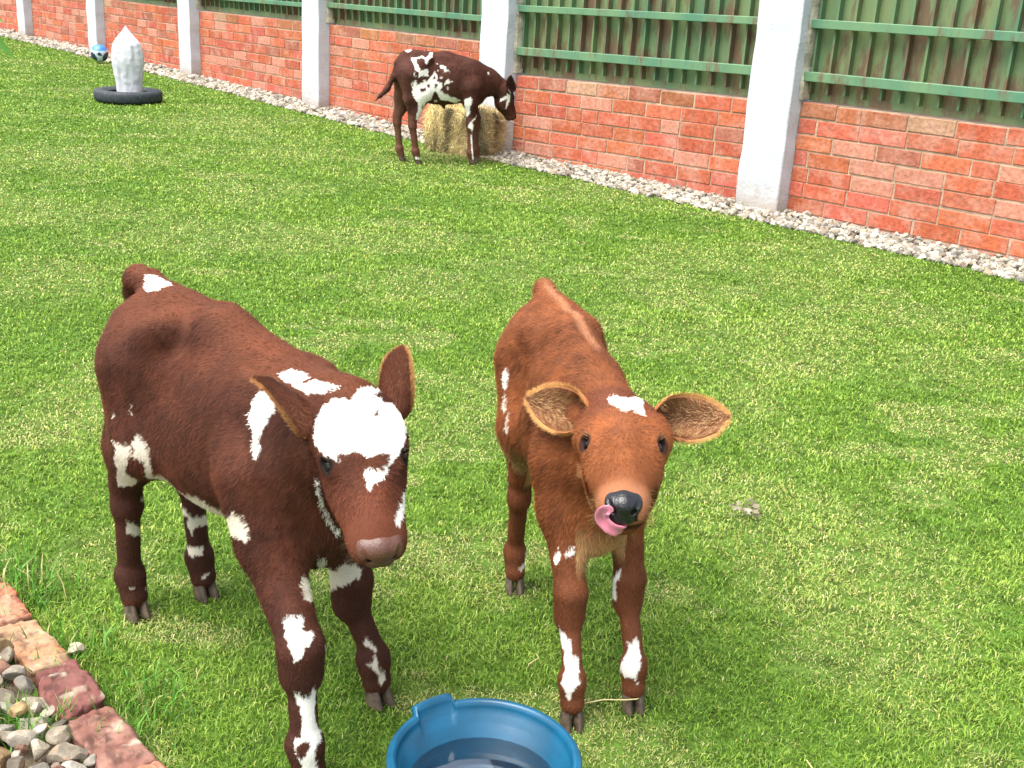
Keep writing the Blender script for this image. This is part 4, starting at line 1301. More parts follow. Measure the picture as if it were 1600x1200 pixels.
def hoof_mesh(foot, fwd, parent, s=1.0, z0=-0.008):
    """cloven hoof: two claws, ground at z0"""
    fwd = np.array([fwd[0], fwd[1], 0.0]); fwd = nrm(fwd); lat = np.array([-fwd[1], fwd[0], 0])
    V = []; Q = []
    ns = 18; lv = 7
    for sd in (-1, 1):
        b0 = len(V)
        for i in range(lv + 1):
            t = i / lv; z = z0 + 0.041 * s * t
            rx = (0.029 - 0.008 * t) * s; ry = (0.0150 - 0.0022 * t) * s
            cx = 0.012 * s * (1 - t) + 0.000 * s; cy = sd * (0.0142 - 0.0010 * t) * s
            if i == 0: rx *= 0.95; ry *= 0.92
            if i == lv: rx *= 0.8; ry *= 0.8
            for k in range(ns):
                a = 2 * pi * k / ns
                x = cos(a) * rx; y = sin(a) * ry
                if x > 0: y *= 1 - 0.45 * (x / rx) ** 2; x *= 1.12            # pointed toe
                if y * sd < 0: y = np.clip(abs(y), 0, ry * 0.75) * -sd        # flat inner wall
                x -= 0.006 * s * t * (x > 0)
                V.append(np.array([*foot, 0.0]) + fwd * (cx + x) + lat * (cy + y) + np.array([0, 0, z]))
        for i in range(lv):
            for k in range(ns):
                a, b_ = b0 + i * ns + k, b0 + i * ns + (k + 1) % ns
                Q.append((a, b_, b_ + ns, a + ns))
    return np_mesh('hoof', V, [np.array(Q)], M['hoof'], parent)


def leg(F, pts, rad, k=0.02, flat=None):
    for i in range(len(pts) - 1):
        F.cone(pts[i], pts[i + 1], rad[i], rad[i + 1], k if i else 0.04, *( (flat, (0, 1, 0)) if flat else ()))


def foreleg(F, foot, sh, elbow, knee, f=1.0, fwd=(1, 0), bulge=1.0):
    foot = np.array([foot[0], foot[1], 0.0]); fw = np.array([fwd[0], fwd[1], 0.0])
    fet = foot + np.array([0, 0, 0.082]) - fw * 0.016
    knee = np.array(knee, float)
    F.cone(sh, elbow, 0.078 * f, 0.053 * f, 0.05)
    F.cone(elbow, knee + (0, 0, 0.035), 0.051 * f, 0.036 * f, 0.04)
    F.cone(knee + (0, 0, 0.030), knee - (0, 0, 0.022), 0.042 * f, 0.039 * f, 0.013)
    F.cone(knee - (0, 0, 0.02), fet + (0, 0, 0.02), 0.0258 * f, 0.0240 * f, 0.012)
    F.cone(fet + (0, 0, 0.006), fet + fw * 0.004, 0.0325 * f, 0.031 * f, 0.012)
    F.cone(fet, foot - fw * 0.002 + (0, 0, 0.038), 0.027 * f, 0.0265 * f, 0.015, 1.12, (-fw[1], fw[0], 0))
    return foot


def hindleg(F, foot, hip, stifle, hock, f=1.0, fwd=(1, 0)):
    foot = np.array([foot[0], foot[1], 0.0]); fw = np.array([fwd[0], fwd[1], 0.0])
    fet = foot + np.array([0, 0, 0.085]) - fw * 0.018
    hock = np.array(hock, float); stifle = np.array(stifle, float)
    F.cone(hip, stifle, 0.100 * f, 0.068 * f, 0.05)
    F.cone(np.array(hip) + (-0.075, 0, 0.0), stifle + (-0.09, 0, -0.035), 0.052 * f, 0.048 * f, 0.05)
    F.cone(stifle, hock + fw * 0.018 + (0, 0, 0.045), 0.064 * f, 0.034 * f, 0.05)
    F.cone(stifle + (-0.10, 0, -0.04), hock - fw * 0.006 + (0, 0, 0.03), 0.040 * f, 0.022 * f, 0.04)
    F.cone(hock + (0, 0, 0.02), hock - (0, 0, 0.03), 0.034 * f, 0.036 * f, 0.015)
    F.cone(hock - fw * 0.014 + (0, 0, 0.03), hock - fw * 0.012, 0.020 * f, 0.022 * f, 0.012)
    F.cone(hock - (0, 0, 0.02), fet + (0, 0, 0.02), 0.0285 * f, 0.0255 * f, 0.014)
    F.cone(fet + (0, 0, 0.006), fet + fw * 0.004, 0.031 * f, 0.030 * f, 0.015)
    F.cone(fet, foot - fw * 0.002 + (0, 0, 0.038), 0.029 * f, 0.0275 * f, 0.015, 1.12, (-fw[1], fw[0], 0))
    return foot


def grow_fur(V, Q, N, colf, dirf, lenf, n, parent, seed=1, width=0.0012, seg=2, vis=None, name='coat', lift=0.27):
    g = np.random.default_rng(seed)
    ar = 0.5 * np.linalg.norm(np.cross(V[Q[:, 2]] - V[Q[:, 0]], V[Q[:, 3]] - V[Q[:, 1]]), axis=1)
    wt = ar if vis is None else ar * vis(V[Q].mean(1))
    wt = wt * (1 + 2.2 * (lenf(V[Q].mean(1))[0] < 0.0105))
    fi = g.choice(len(Q), n, p=wt / wt.sum())
    a, b_ = g.uniform(size=(2, n, 1))
    q = Q[fi]
    P = (V[q[:, 0]] * (1 - a) + V[q[:, 1]] * a) * (1 - b_) + (V[q[:, 3]] * (1 - a) + V[q[:, 2]] * a) * b_
    Nn = nrm((N[q[:, 0]] * (1 - a) + N[q[:, 1]] * a) * (1 - b_) + (N[q[:, 3]] * (1 - a) + N[q[:, 2]] * a) * b_)
    D = dirf(P, Nn)
    D = D + 0.50 * np.stack([vnoise(P, 16, 61), vnoise(P, 22, 62), vnoise(P, 22, 63)], 1) + 0.26 * np.stack([vnoise(P, 60, 64), vnoise(P, 75, 65), vnoise(P, 75, 66)], 1) + g.normal(0, 0.10, P.shape)
    D = nrm(D - (D * Nn).sum(1)[:, None] * Nn)
    Ln, lf = lenf(P)
    Ln = Ln * g.uniform(0.65, 1.25, n) * np.where(colf(P, Nn)[:, 1] > 0.45, 0.62, 1.0)
    D = nrm(D + Nn * (lift * lf * g.uniform(0.6, 1.4, n))[:, None])
    C = colf(P, Nn) * (1 + (g.uniform(0.56, 1.50, n) - 1) * np.where(colf(P, Nn)[:, 1] > 0.45, 0.30, 1.0))[:, None]
    V2, Q2, T2, C2 = ribbons(P - Nn * 0.001, D, Nn, Ln, np.full(n, width) * g.uniform(.8, 1.3, n), C, seg=seg, curl=0.22, droop=0.15, seed=seed, taper=0.8)
    k = seg * 2 + 1
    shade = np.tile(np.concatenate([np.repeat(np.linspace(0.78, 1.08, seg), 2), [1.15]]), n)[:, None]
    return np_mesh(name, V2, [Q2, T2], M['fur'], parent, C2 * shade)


def calf(name_, label, frame, spec):
    (mx, my), (hx, hy) = frame
    root = empty('calf', (mx, my, 0), math.atan2(hy, hx))
    tag(root, label, 'calf', None)
    F = Field(spec['lo'], spec['hi'], spec['res'])
    feet = spec['build'](F)
    h = spec['head']
    head_sdf(F, h)
    V, Q = F.mesh()
    N = vert_normals(V, Q)
    colf = spec['colf']
    C = colf(V, N)
    body = np_mesh('body', V, [Q], M['skin'], root, C * 0.85)
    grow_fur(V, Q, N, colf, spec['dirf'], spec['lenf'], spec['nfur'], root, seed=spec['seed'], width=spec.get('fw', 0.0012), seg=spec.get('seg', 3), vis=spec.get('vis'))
    for (ft, fw) in feet: hoof_mesh(ft[:2], fw, root, spec.get('hs', 1.0))
    nose_mesh(h, spec['nose'], root, spec.get('ns', 0.88))
    for s_ in (-1, 1): eye_mesh(h, root, s_)
    for k, ea_ in enumerate(spec['ears']): ear_mesh(h, *ea_, parent=root, colf=spec['earcol'], seed=50 + k, furn=spec.get('earfur', 5500), inner=spec.get('inner', (0.23, 0.098, 0.046)))
    # whiskers and lashes
    return root, h


def neck(F, pts, rads, k=0.05, flat=0.8):
    for i in range(len(pts) - 1): F.cone(pts[i], pts[i + 1], rads[i], rads[i + 1], k, flat, (0, 1, 0))


def make_colf(base, patches, dark_leg=None, belly=None, extra=None, whites=((0.0, 0.0, 0.0), (0.80, 0.77, 0.70), (0.62, 0.56, 0.45)), seed=0, var=0.30, warm=(1.0, 1.0, 1.0), cheek=None):
    def f(P, N):
        b_ = np.tile(np.array(base, float), (len(P), 1))
        n1 = fbm(P, 9, seed + 1, 3)[:, None]; n2 = vnoise(P, 45, seed + 7)[:, None]
        n3 = vnoise(P * np.array([1, 1, 0.5]), 90, seed + 9)[:, None]
        b_ = b_ * np.clip(1 + var * n1 + 0.20 * n2 + 0.20 * n3, 0.35, 1.9)
        b_ = b_ * (1 + np.clip(n1, 0, 1) * (np.array(warm) - 1))
        if extra is not None: b_ = extra(b_, P, N)
        a = patch_amount(P, N, patches)
        for k in (1, 2):
            m = a == k
            if m.any(): b_[m] = np.array(whites[k]) * (1 + 0.06 * n2[m])
        m = a == 3
        b_[m] = (np.array(base) * (1 + var * n1[m]))
        return b_
    return f


def blend(b_, col, w):
    w = np.clip(w, 0, 1)[:, None]
    return b_ * (1 - w) + np.array(col) * w


def head_len(h, body_len, face_len, leg_len, zleg=0.34):
    def f(P):
        q = h.inv(P)
        face = smooth_step(q[:, 0], 0.0, 0.07) * (np.abs(q[:, 1]) < 0.088) * (q[:, 2] > -0.14) * (q[:, 0] < 0.36) * (q[:, 0] > -0.02)
        muz = face * smooth_step(q[:, 0], 0.20, 0.26)
        L = np.full(len(P), body_len)
        lg = 1 - smooth_step(P[:, 2], zleg - 0.08, zleg + 0.06)
        L = L * (1 - lg) + leg_len * lg
        L = L * (1 - face) + face_len * face
        L = L * (1 - 0.5 * muz)
        # bare around eyes, nose pad and mouth slit
        for s_ in (-1, 1):
            r = np.linalg.norm(q - np.array([0.1225, s_ * 0.068, -0.026]), axis=1); L = np.where(r < 0.026, L * np.clip((r - 0.016) / 0.010, 0.05, 1), L)
        return L, np.clip(1.25 - 0.25 * (1 - face), 0, 2)
    return f


def make_dirf(h, neck_to=None):
    def f(P, N):
        q = h.inv(P)
        D = np.zeros_like(P); D[:] = (-0.75, 0, -0.62)
        D[:, 1] = np.sign(P[:, 1]) * 0.05
        lg = 1 - smooth_step(P[:, 2], 0.30, 0.48)
        D = D * (1 - lg)[:, None] + np.array([-0.1, 0, -1.0]) * lg[:, None]
        inh = (np.abs(q[:, 1]) < 0.088) & (q[:, 2] > -0.14) & (q[:, 0] < 0.36) & (q[:, 0] > -0.03)
        # face hair radiates from between the eyes: up to the poll, down towards the muzzle, outwards to the cheeks
        fc = h.d(1, 0, 0)[None, :] * np.clip((q[:, 0] - 0.125) * 10, -0.9, 0.9)[:, None] + h.d(0, 1, 0)[None, :] * np.clip(q[:, 1] * 14, -0.8, 0.8)[:, None] + h.d(0, 0, -0.25)[None, :]
        D[inh] = fc[inh]
        return D
    return f
M['nose_skin'] = mat_col('nose_skin', 0.42, 0.5, bump=0.0012, bscale=260)
M['nose_wet'] = mat_col('nose_wet', 0.26, 0.55, bump=0.0012, bscale=260)
#PATCHES
P1 = [
    (1, [[0.346,-0.069,0.703],[0.35,-0.054,0.728],[0.366,-0.041,0.74],[0.384,-0.027,0.74],[0.379,-0.005,0.752],[0.375,0.022,0.751],[0.424,0.015,0.762],[0.435,0.026,0.758],[0.45,0.033,0.739],[0.464,0.034,0.716],[0.445,0.052,0.669],[0.463,0.029,0.669],[0.471,0.016,0.659],[0.473,-0.003,0.648],[0.479,-0.016,0.638],[0.482,-0.028,0.632],[0.487,-0.034,0.626],[0.485,-0.053,0.622],[0.489,-0.06,0.614],[0.48,-0.063,0.62],[0.466,-0.058,0.637],[0.465,-0.047,0.647],[0.472,-0.037,0.643],[0.474,-0.017,0.645],[0.466,-0.006,0.659],[0.461,-0.021,0.663],[0.457,-0.041,0.659],[0.448,-0.048,0.664],[0.437,-0.053,0.669],[0.429,-0.065,0.665],[0.419,-0.073,0.664],[0.425,-0.08,0.65],[0.414,-0.089,0.655],[0.39,-0.09,0.66],[0.368,-0.088,0.662],[0.355,-0.082,0.676]], [-0.725,0.565,-0.394]),
    (3, [[0.391,0.019,0.742],[0.378,0.048,0.734],[0.403,0.048,0.737],[0.41,0.049,0.725],[0.404,0.042,0.723],[0.402,0.025,0.732]], [-0.728,0.588,-0.353]),
    (3, [[0.415,0.002,0.72],[0.417,0.01,0.718],[0.424,0.004,0.71],[0.422,-0.002,0.711]], [-0.726,0.581,-0.367]),
    (1, [[0.348,-0.072,0.591],[0.352,-0.07,0.587],[0.343,-0.056,0.55],[0.325,-0.035,0.507],[0.325,-0.023,0.48],[0.326,-0.01,0.454],[0.325,-0.008,0.444],[0.325,-0.019,0.461],[0.323,-0.033,0.489],[0.324,-0.048,0.523],[0.337,-0.062,0.558]], [-0.726,0.528,-0.441]),
    (1, [[0.479,0.022,0.595],[0.516,-0.006,0.584],[0.521,-0.015,0.561],[0.537,-0.036,0.558],[0.533,-0.045,0.567],[0.523,-0.037,0.577],[0.504,-0.009,0.585],[0.491,0.006,0.592]], [-0.687,0.578,-0.441]),
    (1, [[0.327,-0.011,0.468],[0.327,-0.003,0.461],[0.325,-0.003,0.442],[0.325,-0.009,0.449]], [-0.713,0.531,-0.458]),
    (1, [[0.206,-0.081,0.718],[0.197,-0.096,0.703],[0.194,-0.106,0.683],[0.194,-0.113,0.664],[0.211,-0.115,0.649],[0.223,-0.119,0.634],[0.231,-0.129,0.614],[0.241,-0.127,0.607],[0.242,-0.118,0.619],[0.233,-0.114,0.636],[0.233,-0.105,0.654],[0.24,-0.093,0.674],[0.238,-0.082,0.696],[0.218,-0.082,0.71]], [-0.782,0.499,-0.373]),
    (1, [[0.203,-0.054,0.736],[0.208,-0.029,0.745],[0.242,-0.021,0.747],[0.267,-0.029,0.746],[0.264,-0.045,0.734],[0.281,-0.03,0.748],[0.315,-0.031,0.752],[0.361,-0.024,0.754],[0.343,-0.043,0.743],[0.328,-0.049,0.736],[0.295,-0.053,0.729],[0.251,-0.05,0.73],[0.222,-0.053,0.732]], [-0.769,0.54,-0.341]),
    (2, [[0.338,-0.104,0.385],[0.327,-0.088,0.392],[0.343,-0.084,0.388],[0.356,-0.087,0.367],[0.357,-0.092,0.349],[0.355,-0.104,0.361],[0.347,-0.104,0.373]], [-0.711,0.494,-0.501]),
    (2, [[0.305,-0.034,0.402],[0.307,-0.021,0.394],[0.228,0.04,0.323],[0.204,0.073,0.292],[0.224,0.081,0.315],[0.237,0.105,0.31],[0.241,0.117,0.29],[0.245,0.109,0.275],[0.24,0.098,0.281],[0.238,0.09,0.27],[0.215,0.074,0.259],[0.249,0.025,0.277],[0.241,0.012,0.274],[0.231,0.011,0.287],[0.217,0.011,0.307],[0.286,-0.024,0.37]], [-0.698,0.525,-0.488]),
    (1, [[0.352,-0.151,0.338],[0.359,-0.141,0.345],[0.373,-0.12,0.34],[0.387,-0.13,0.323],[0.395,-0.127,0.317],[0.395,-0.111,0.315],[0.406,-0.125,0.306],[0.408,-0.137,0.3],[0.411,-0.145,0.285],[0.401,-0.159,0.273],[0.395,-0.158,0.294],[0.38,-0.158,0.306],[0.366,-0.157,0.315],[0.365,-0.152,0.324]], [-0.698,0.478,-0.533]),
    (1, [[0.401,-0.09,0.281],[0.404,-0.087,0.281],[0.41,-0.09,0.269],[0.409,-0.095,0.267]], [-0.68,0.495,-0.54]),
    (1, [[0.395,-0.155,0.208],[0.403,-0.148,0.209],[0.403,-0.142,0.194],[0.407,-0.13,0.195],[0.412,-0.123,0.213],[0.408,-0.116,0.201],[0.407,-0.118,0.169],[0.413,-0.122,0.141],[0.429,-0.123,0.133],[0.422,-0.114,0.1],[0.43,-0.13,0.096],[0.434,-0.135,0.075],[0.437,-0.129,0.04],[0.428,-0.156,0.048],[0.422,-0.161,0.072],[0.412,-0.166,0.09],[0.404,-0.161,0.112],[0.412,-0.153,0.117],[0.407,-0.148,0.146],[0.4,-0.148,0.175]], [-0.66,0.461,-0.593]),
    (3, [[0.412,-0.162,0.105],[0.42,-0.146,0.114],[0.428,-0.143,0.1],[0.428,-0.152,0.088],[0.422,-0.161,0.077],[0.415,-0.164,0.091]], [-0.653,0.452,-0.608]),
    (2, [[0.254,0.109,0.133],[0.26,0.119,0.148],[0.265,0.12,0.136],[0.276,0.127,0.12],[0.287,0.124,0.1],[0.292,0.125,0.079],[0.294,0.139,0.069],[0.294,0.142,0.054],[0.296,0.127,0.04],[0.292,0.123,0.056],[0.289,0.118,0.076],[0.277,0.107,0.088],[0.264,0.102,0.095],[0.276,0.107,0.094],[0.283,0.117,0.101],[0.276,0.122,0.118],[0.265,0.115,0.127]], [-0.65,0.522,-0.552]),
    (2, [[-0.243,-0.165,0.491],[-0.216,-0.162,0.487],[-0.205,-0.158,0.494],[-0.194,-0.154,0.488],[-0.185,-0.151,0.478],[-0.175,-0.144,0.48],[-0.191,-0.151,0.493],[-0.183,-0.142,0.51],[-0.174,-0.134,0.519],[-0.159,-0.131,0.502],[-0.151,-0.129,0.481],[-0.155,-0.126,0.454],[-0.177,-0.112,0.414],[-0.181,-0.117,0.405],[-0.176,-0.13,0.431],[-0.168,-0.137,0.456],[-0.179,-0.147,0.467],[-0.192,-0.154,0.465],[-0.207,-0.154,0.439],[-0.239,-0.142,0.407],[-0.229,-0.121,0.393],[-0.258,-0.103,0.368],[-0.289,-0.105,0.349],[-0.325,-0.121,0.34],[-0.315,-0.129,0.364],[-0.275,-0.144,0.404],[-0.251,-0.16,0.442],[-0.231,-0.166,0.467]], [-0.825,0.404,-0.396]),
    (2, [[-0.335,-0.105,0.245],[-0.331,-0.09,0.239],[-0.322,-0.069,0.223],[-0.315,-0.071,0.208],[-0.336,-0.085,0.201],[-0.34,-0.1,0.212]], [-0.806,0.389,-0.447]),
    (2, [[-0.328,-0.068,0.297],[-0.326,-0.058,0.297],[-0.321,-0.059,0.288],[-0.328,-0.067,0.286]], [-0.81,0.402,-0.426]),
    (2, [[-0.338,-0.101,0.071],[-0.336,-0.097,0.075],[-0.334,-0.089,0.078],[-0.334,-0.091,0.072],[-0.336,-0.097,0.067]], [-0.785,0.379,-0.49]),
    (2, [[-0.334,-0.072,0.062],[-0.335,-0.06,0.062],[-0.338,-0.063,0.054]], [-0.781,0.386,-0.492]),
    (2, [[-0.35,0.05,0.128],[-0.339,0.06,0.124],[-0.325,0.081,0.124],[-0.317,0.079,0.103],[-0.327,0.062,0.107],[-0.331,0.054,0.098],[-0.35,0.054,0.11]], [-0.772,0.429,-0.469]),
    (2, [[-0.353,0.059,0.194],[-0.336,0.081,0.198],[-0.333,0.078,0.176],[-0.337,0.07,0.177],[-0.341,0.062,0.154],[-0.353,0.058,0.175]], [-0.782,0.434,-0.448]),
    (2, [[-0.313,0.066,0.051],[-0.311,0.084,0.06],[-0.31,0.089,0.055],[-0.309,0.071,0.047]], [-0.76,0.431,-0.486]),
    (2, [[-0.1,-0.127,0.417],[-0.086,-0.124,0.397],[-0.36,0.057,0.22],[-0.343,0.066,0.2],[-0.039,-0.07,0.37],[-0.017,-0.05,0.351],[0.22,-0.163,0.503],[0.239,-0.156,0.497],[0.258,-0.151,0.47],[0.255,-0.157,0.451],[0.217,-0.162,0.45],[-0.013,-0.052,0.341],[-0.026,-0.07,0.346],[-0.333,0.078,0.176],[-0.35,0.06,0.194],[-0.069,-0.118,0.373],[-0.083,-0.126,0.39]], [-0.773,0.449,-0.448]),
    (2, [[-0.207,-0.141,0.569],[-0.2,-0.136,0.574],[-0.2,-0.139,0.556],[-0.205,-0.142,0.553]], [-0.838,0.412,-0.358]),
    (2, [[-0.253,-0.158,0.538],[-0.241,-0.156,0.545],[-0.246,-0.158,0.535]], [-0.843,0.399,-0.362]),
    (1, [[-0.347,-0.017,0.798],[-0.33,-0.001,0.798],[-0.277,0.006,0.79],[-0.274,-0.028,0.783],[-0.3,-0.041,0.773],[-0.331,-0.029,0.781]], [-0.856,0.448,-0.26]),
]
P2 = [
    (1, [[0.263,-0.031,0.691],[0.266,-0.019,0.695],[0.276,-0.0,0.694],[0.271,0.016,0.693],[0.297,0.03,0.704],[0.296,0.031,0.683],[0.32,0.027,0.676],[0.32,0.011,0.678],[0.309,0.004,0.682],[0.31,-0.013,0.681],[0.296,-0.021,0.683],[0.284,-0.031,0.684]], [-0.874,0.338,-0.348]),
    (1, [[-0.173,-0.123,0.601],[-0.161,-0.116,0.605],[-0.153,-0.118,0.569],[-0.155,-0.121,0.555],[-0.166,-0.125,0.56],[-0.174,-0.126,0.579]], [-0.911,0.239,-0.334]),
    (2, [[-0.162,-0.125,0.544],[-0.15,-0.12,0.548],[-0.129,-0.124,0.508],[-0.147,-0.129,0.51]], [-0.905,0.238,-0.354]),
    (2, [[-0.128,-0.126,0.499],[-0.124,-0.12,0.514],[-0.107,-0.123,0.472],[-0.114,-0.126,0.461]], [-0.897,0.239,-0.371]),
    (1, [[0.224,-0.099,0.335],[0.226,-0.093,0.351],[0.236,-0.089,0.336],[0.238,-0.092,0.322],[0.23,-0.098,0.315]], [-0.837,0.275,-0.472]),
    (1, [[0.238,-0.082,0.342],[0.236,-0.071,0.362],[0.237,-0.062,0.36],[0.242,-0.066,0.342],[0.241,-0.082,0.335]], [-0.837,0.285,-0.467]),
    (1, [[0.208,0.035,0.253],[0.206,0.044,0.272],[0.215,0.052,0.288],[0.223,0.052,0.276],[0.217,0.044,0.255],[0.218,0.048,0.209],[0.204,0.045,0.207],[0.216,0.031,0.236]], [-0.812,0.322,-0.487]),
    (1, [[0.26,-0.091,0.19],[0.275,-0.081,0.18],[0.287,-0.071,0.171],[0.302,-0.069,0.143],[0.303,-0.056,0.137],[0.323,-0.058,0.108],[0.327,-0.054,0.094],[0.332,-0.067,0.088],[0.333,-0.076,0.052],[0.324,-0.087,0.074],[0.314,-0.093,0.089],[0.306,-0.085,0.115],[0.287,-0.084,0.146],[0.27,-0.088,0.167]], [-0.788,0.277,-0.549]),
    (1, [[0.26,0.062,0.138],[0.268,0.072,0.14],[0.264,0.081,0.15],[0.274,0.088,0.13],[0.297,0.086,0.096],[0.301,0.076,0.078],[0.302,0.083,0.053],[0.298,0.068,0.072],[0.283,0.054,0.069],[0.281,0.043,0.088],[0.273,0.056,0.106],[0.271,0.065,0.126]], [-0.775,0.328,-0.54]),
    (2, [[-0.252,-0.018,0.125],[-0.244,-0.008,0.116],[-0.234,-0.012,0.096],[-0.218,-0.026,0.061],[-0.215,-0.043,0.048],[-0.217,-0.046,0.054],[-0.229,-0.029,0.068],[-0.238,-0.026,0.101]], [-0.843,0.246,-0.478]),
]
P3 = [
    (1, [[-0.333,-0.017,0.847],[-0.294,-0.024,0.862],[-0.269,-0.016,0.845],[-0.305,-0.039,0.828]], [0.204,0.977,-0.067]),
    (1, [[-0.198,-0.004,0.869],[-0.164,-0.011,0.875],[-0.133,-0.019,0.855],[-0.172,-0.011,0.844]], [0.216,0.974,-0.066]),
    (1, [[-0.29,-0.077,0.793],[-0.241,-0.082,0.799],[-0.198,-0.073,0.813],[-0.18,-0.097,0.799],[-0.149,-0.079,0.815],[-0.127,-0.018,0.837],[-0.107,-0.022,0.834],[-0.117,-0.067,0.803],[-0.153,-0.102,0.787],[-0.168,-0.11,0.748],[-0.183,-0.116,0.757],[-0.182,-0.106,0.786],[-0.207,-0.094,0.797],[-0.252,-0.093,0.787],[-0.248,-0.121,0.755],[-0.231,-0.131,0.739],[-0.239,-0.148,0.702],[-0.262,-0.149,0.705],[-0.275,-0.119,0.754]], [0.215,0.974,-0.074]),
    (1, [[-0.243,-0.151,0.689],[-0.193,-0.126,0.718],[-0.152,-0.104,0.722],[-0.157,-0.112,0.679],[-0.152,-0.112,0.662],[-0.203,-0.139,0.672],[-0.238,-0.151,0.654]], [0.217,0.973,-0.084]),
    (1, [[-0.282,-0.134,0.582],[-0.269,-0.149,0.636],[-0.251,-0.151,0.632],[-0.249,-0.147,0.601],[-0.213,-0.146,0.62],[-0.172,-0.128,0.628],[-0.132,-0.107,0.662],[-0.104,-0.099,0.701],[-0.082,-0.11,0.673],[-0.087,-0.118,0.629],[-0.047,-0.123,0.622],[-0.041,-0.123,0.587],[-0.058,-0.12,0.569],[-0.007,-0.109,0.525],[0.072,-0.094,0.507],[0.113,-0.083,0.489],[0.063,-0.172,0.471],[0.01,-0.082,0.482],[-0.046,-0.084,0.485],[-0.071,-0.105,0.523],[-0.094,-0.114,0.558],[-0.111,-0.114,0.541],[-0.121,-0.085,0.484],[-0.187,-0.135,0.47],[-0.202,-0.12,0.433],[-0.191,-0.121,0.398],[-0.228,-0.118,0.405],[-0.233,-0.134,0.469],[-0.261,-0.133,0.486],[-0.258,-0.135,0.508],[-0.28,-0.131,0.516]], [0.222,0.97,-0.098]),
    (3, [[-0.221,-0.15,0.572],[-0.179,-0.144,0.581],[-0.18,-0.149,0.56],[-0.212,-0.153,0.546]], [0.216,0.971,-0.098]),
    (3, [[-0.168,-0.132,0.602],[-0.14,-0.118,0.606],[-0.148,-0.128,0.585],[-0.164,-0.136,0.585]], [0.22,0.971,-0.094]),
    (3, [[-0.101,-0.117,0.611],[-0.082,-0.12,0.608],[-0.086,-0.119,0.581],[-0.1,-0.117,0.585]], [0.226,0.97,-0.094]),
    (3, [[-0.114,-0.106,0.671],[-0.096,-0.11,0.663],[-0.101,-0.113,0.646],[-0.114,-0.111,0.645]], [0.225,0.97,-0.087]),
    (1, [[-0.279,-0.151,0.687],[-0.266,-0.151,0.697],[-0.266,-0.153,0.662],[-0.277,-0.151,0.662]], [0.209,0.974,-0.086]),
    (1, [[-0.228,-0.118,0.405],[-0.198,-0.107,0.409],[-0.204,-0.118,0.379],[-0.222,-0.12,0.33],[-0.243,-0.11,0.337],[-0.24,-0.115,0.378]], [0.212,0.97,-0.117]),
    (1, [[0.136,-0.117,0.503],[0.18,-0.144,0.524],[0.196,-0.145,0.498],[0.182,-0.135,0.443],[0.184,-0.118,0.387],[0.17,-0.101,0.367],[0.137,-0.119,0.386],[0.149,-0.082,0.427]], [0.253,0.961,-0.109]),
    (1, [[0.282,-0.025,0.45],[0.309,-0.03,0.47],[0.318,-0.037,0.434],[0.292,-0.033,0.406],[0.283,-0.028,0.424]], [0.262,0.959,-0.107]),
    (1, [[0.291,0.048,0.378],[0.238,-0.1,0.35],[0.205,-0.122,0.325],[0.221,-0.117,0.306],[0.213,-0.105,0.241],[0.199,-0.117,0.27],[0.174,-0.102,0.286],[0.18,-0.112,0.314],[0.219,-0.117,0.352]], [0.257,0.959,-0.123]),
    (1, [[0.323,-0.072,0.708],[0.339,-0.07,0.703],[0.331,-0.081,0.687]], [0.269,0.96,-0.081]),
    (1, [[0.496,-0.077,0.588],[0.517,-0.083,0.553],[0.518,-0.074,0.498],[0.495,-0.066,0.433],[0.483,-0.064,0.423],[0.494,-0.077,0.507],[0.435,-0.057,0.476],[0.442,-0.065,0.504],[0.485,-0.081,0.534]], [0.284,0.954,-0.102]),
    (1, [[-0.242,-0.097,0.051],[-0.187,-0.105,0.044],[-0.182,-0.109,0.025],[-0.235,-0.092,0.027]], [0.209,0.966,-0.154]),
    (1, [[0.199,-0.105,0.232],[0.212,-0.105,0.232],[0.225,-0.101,0.112],[0.238,-0.101,0.029],[0.224,-0.108,0.03],[0.211,-0.107,0.113]], [0.256,0.956,-0.143]),
]
#ENDPATCHES

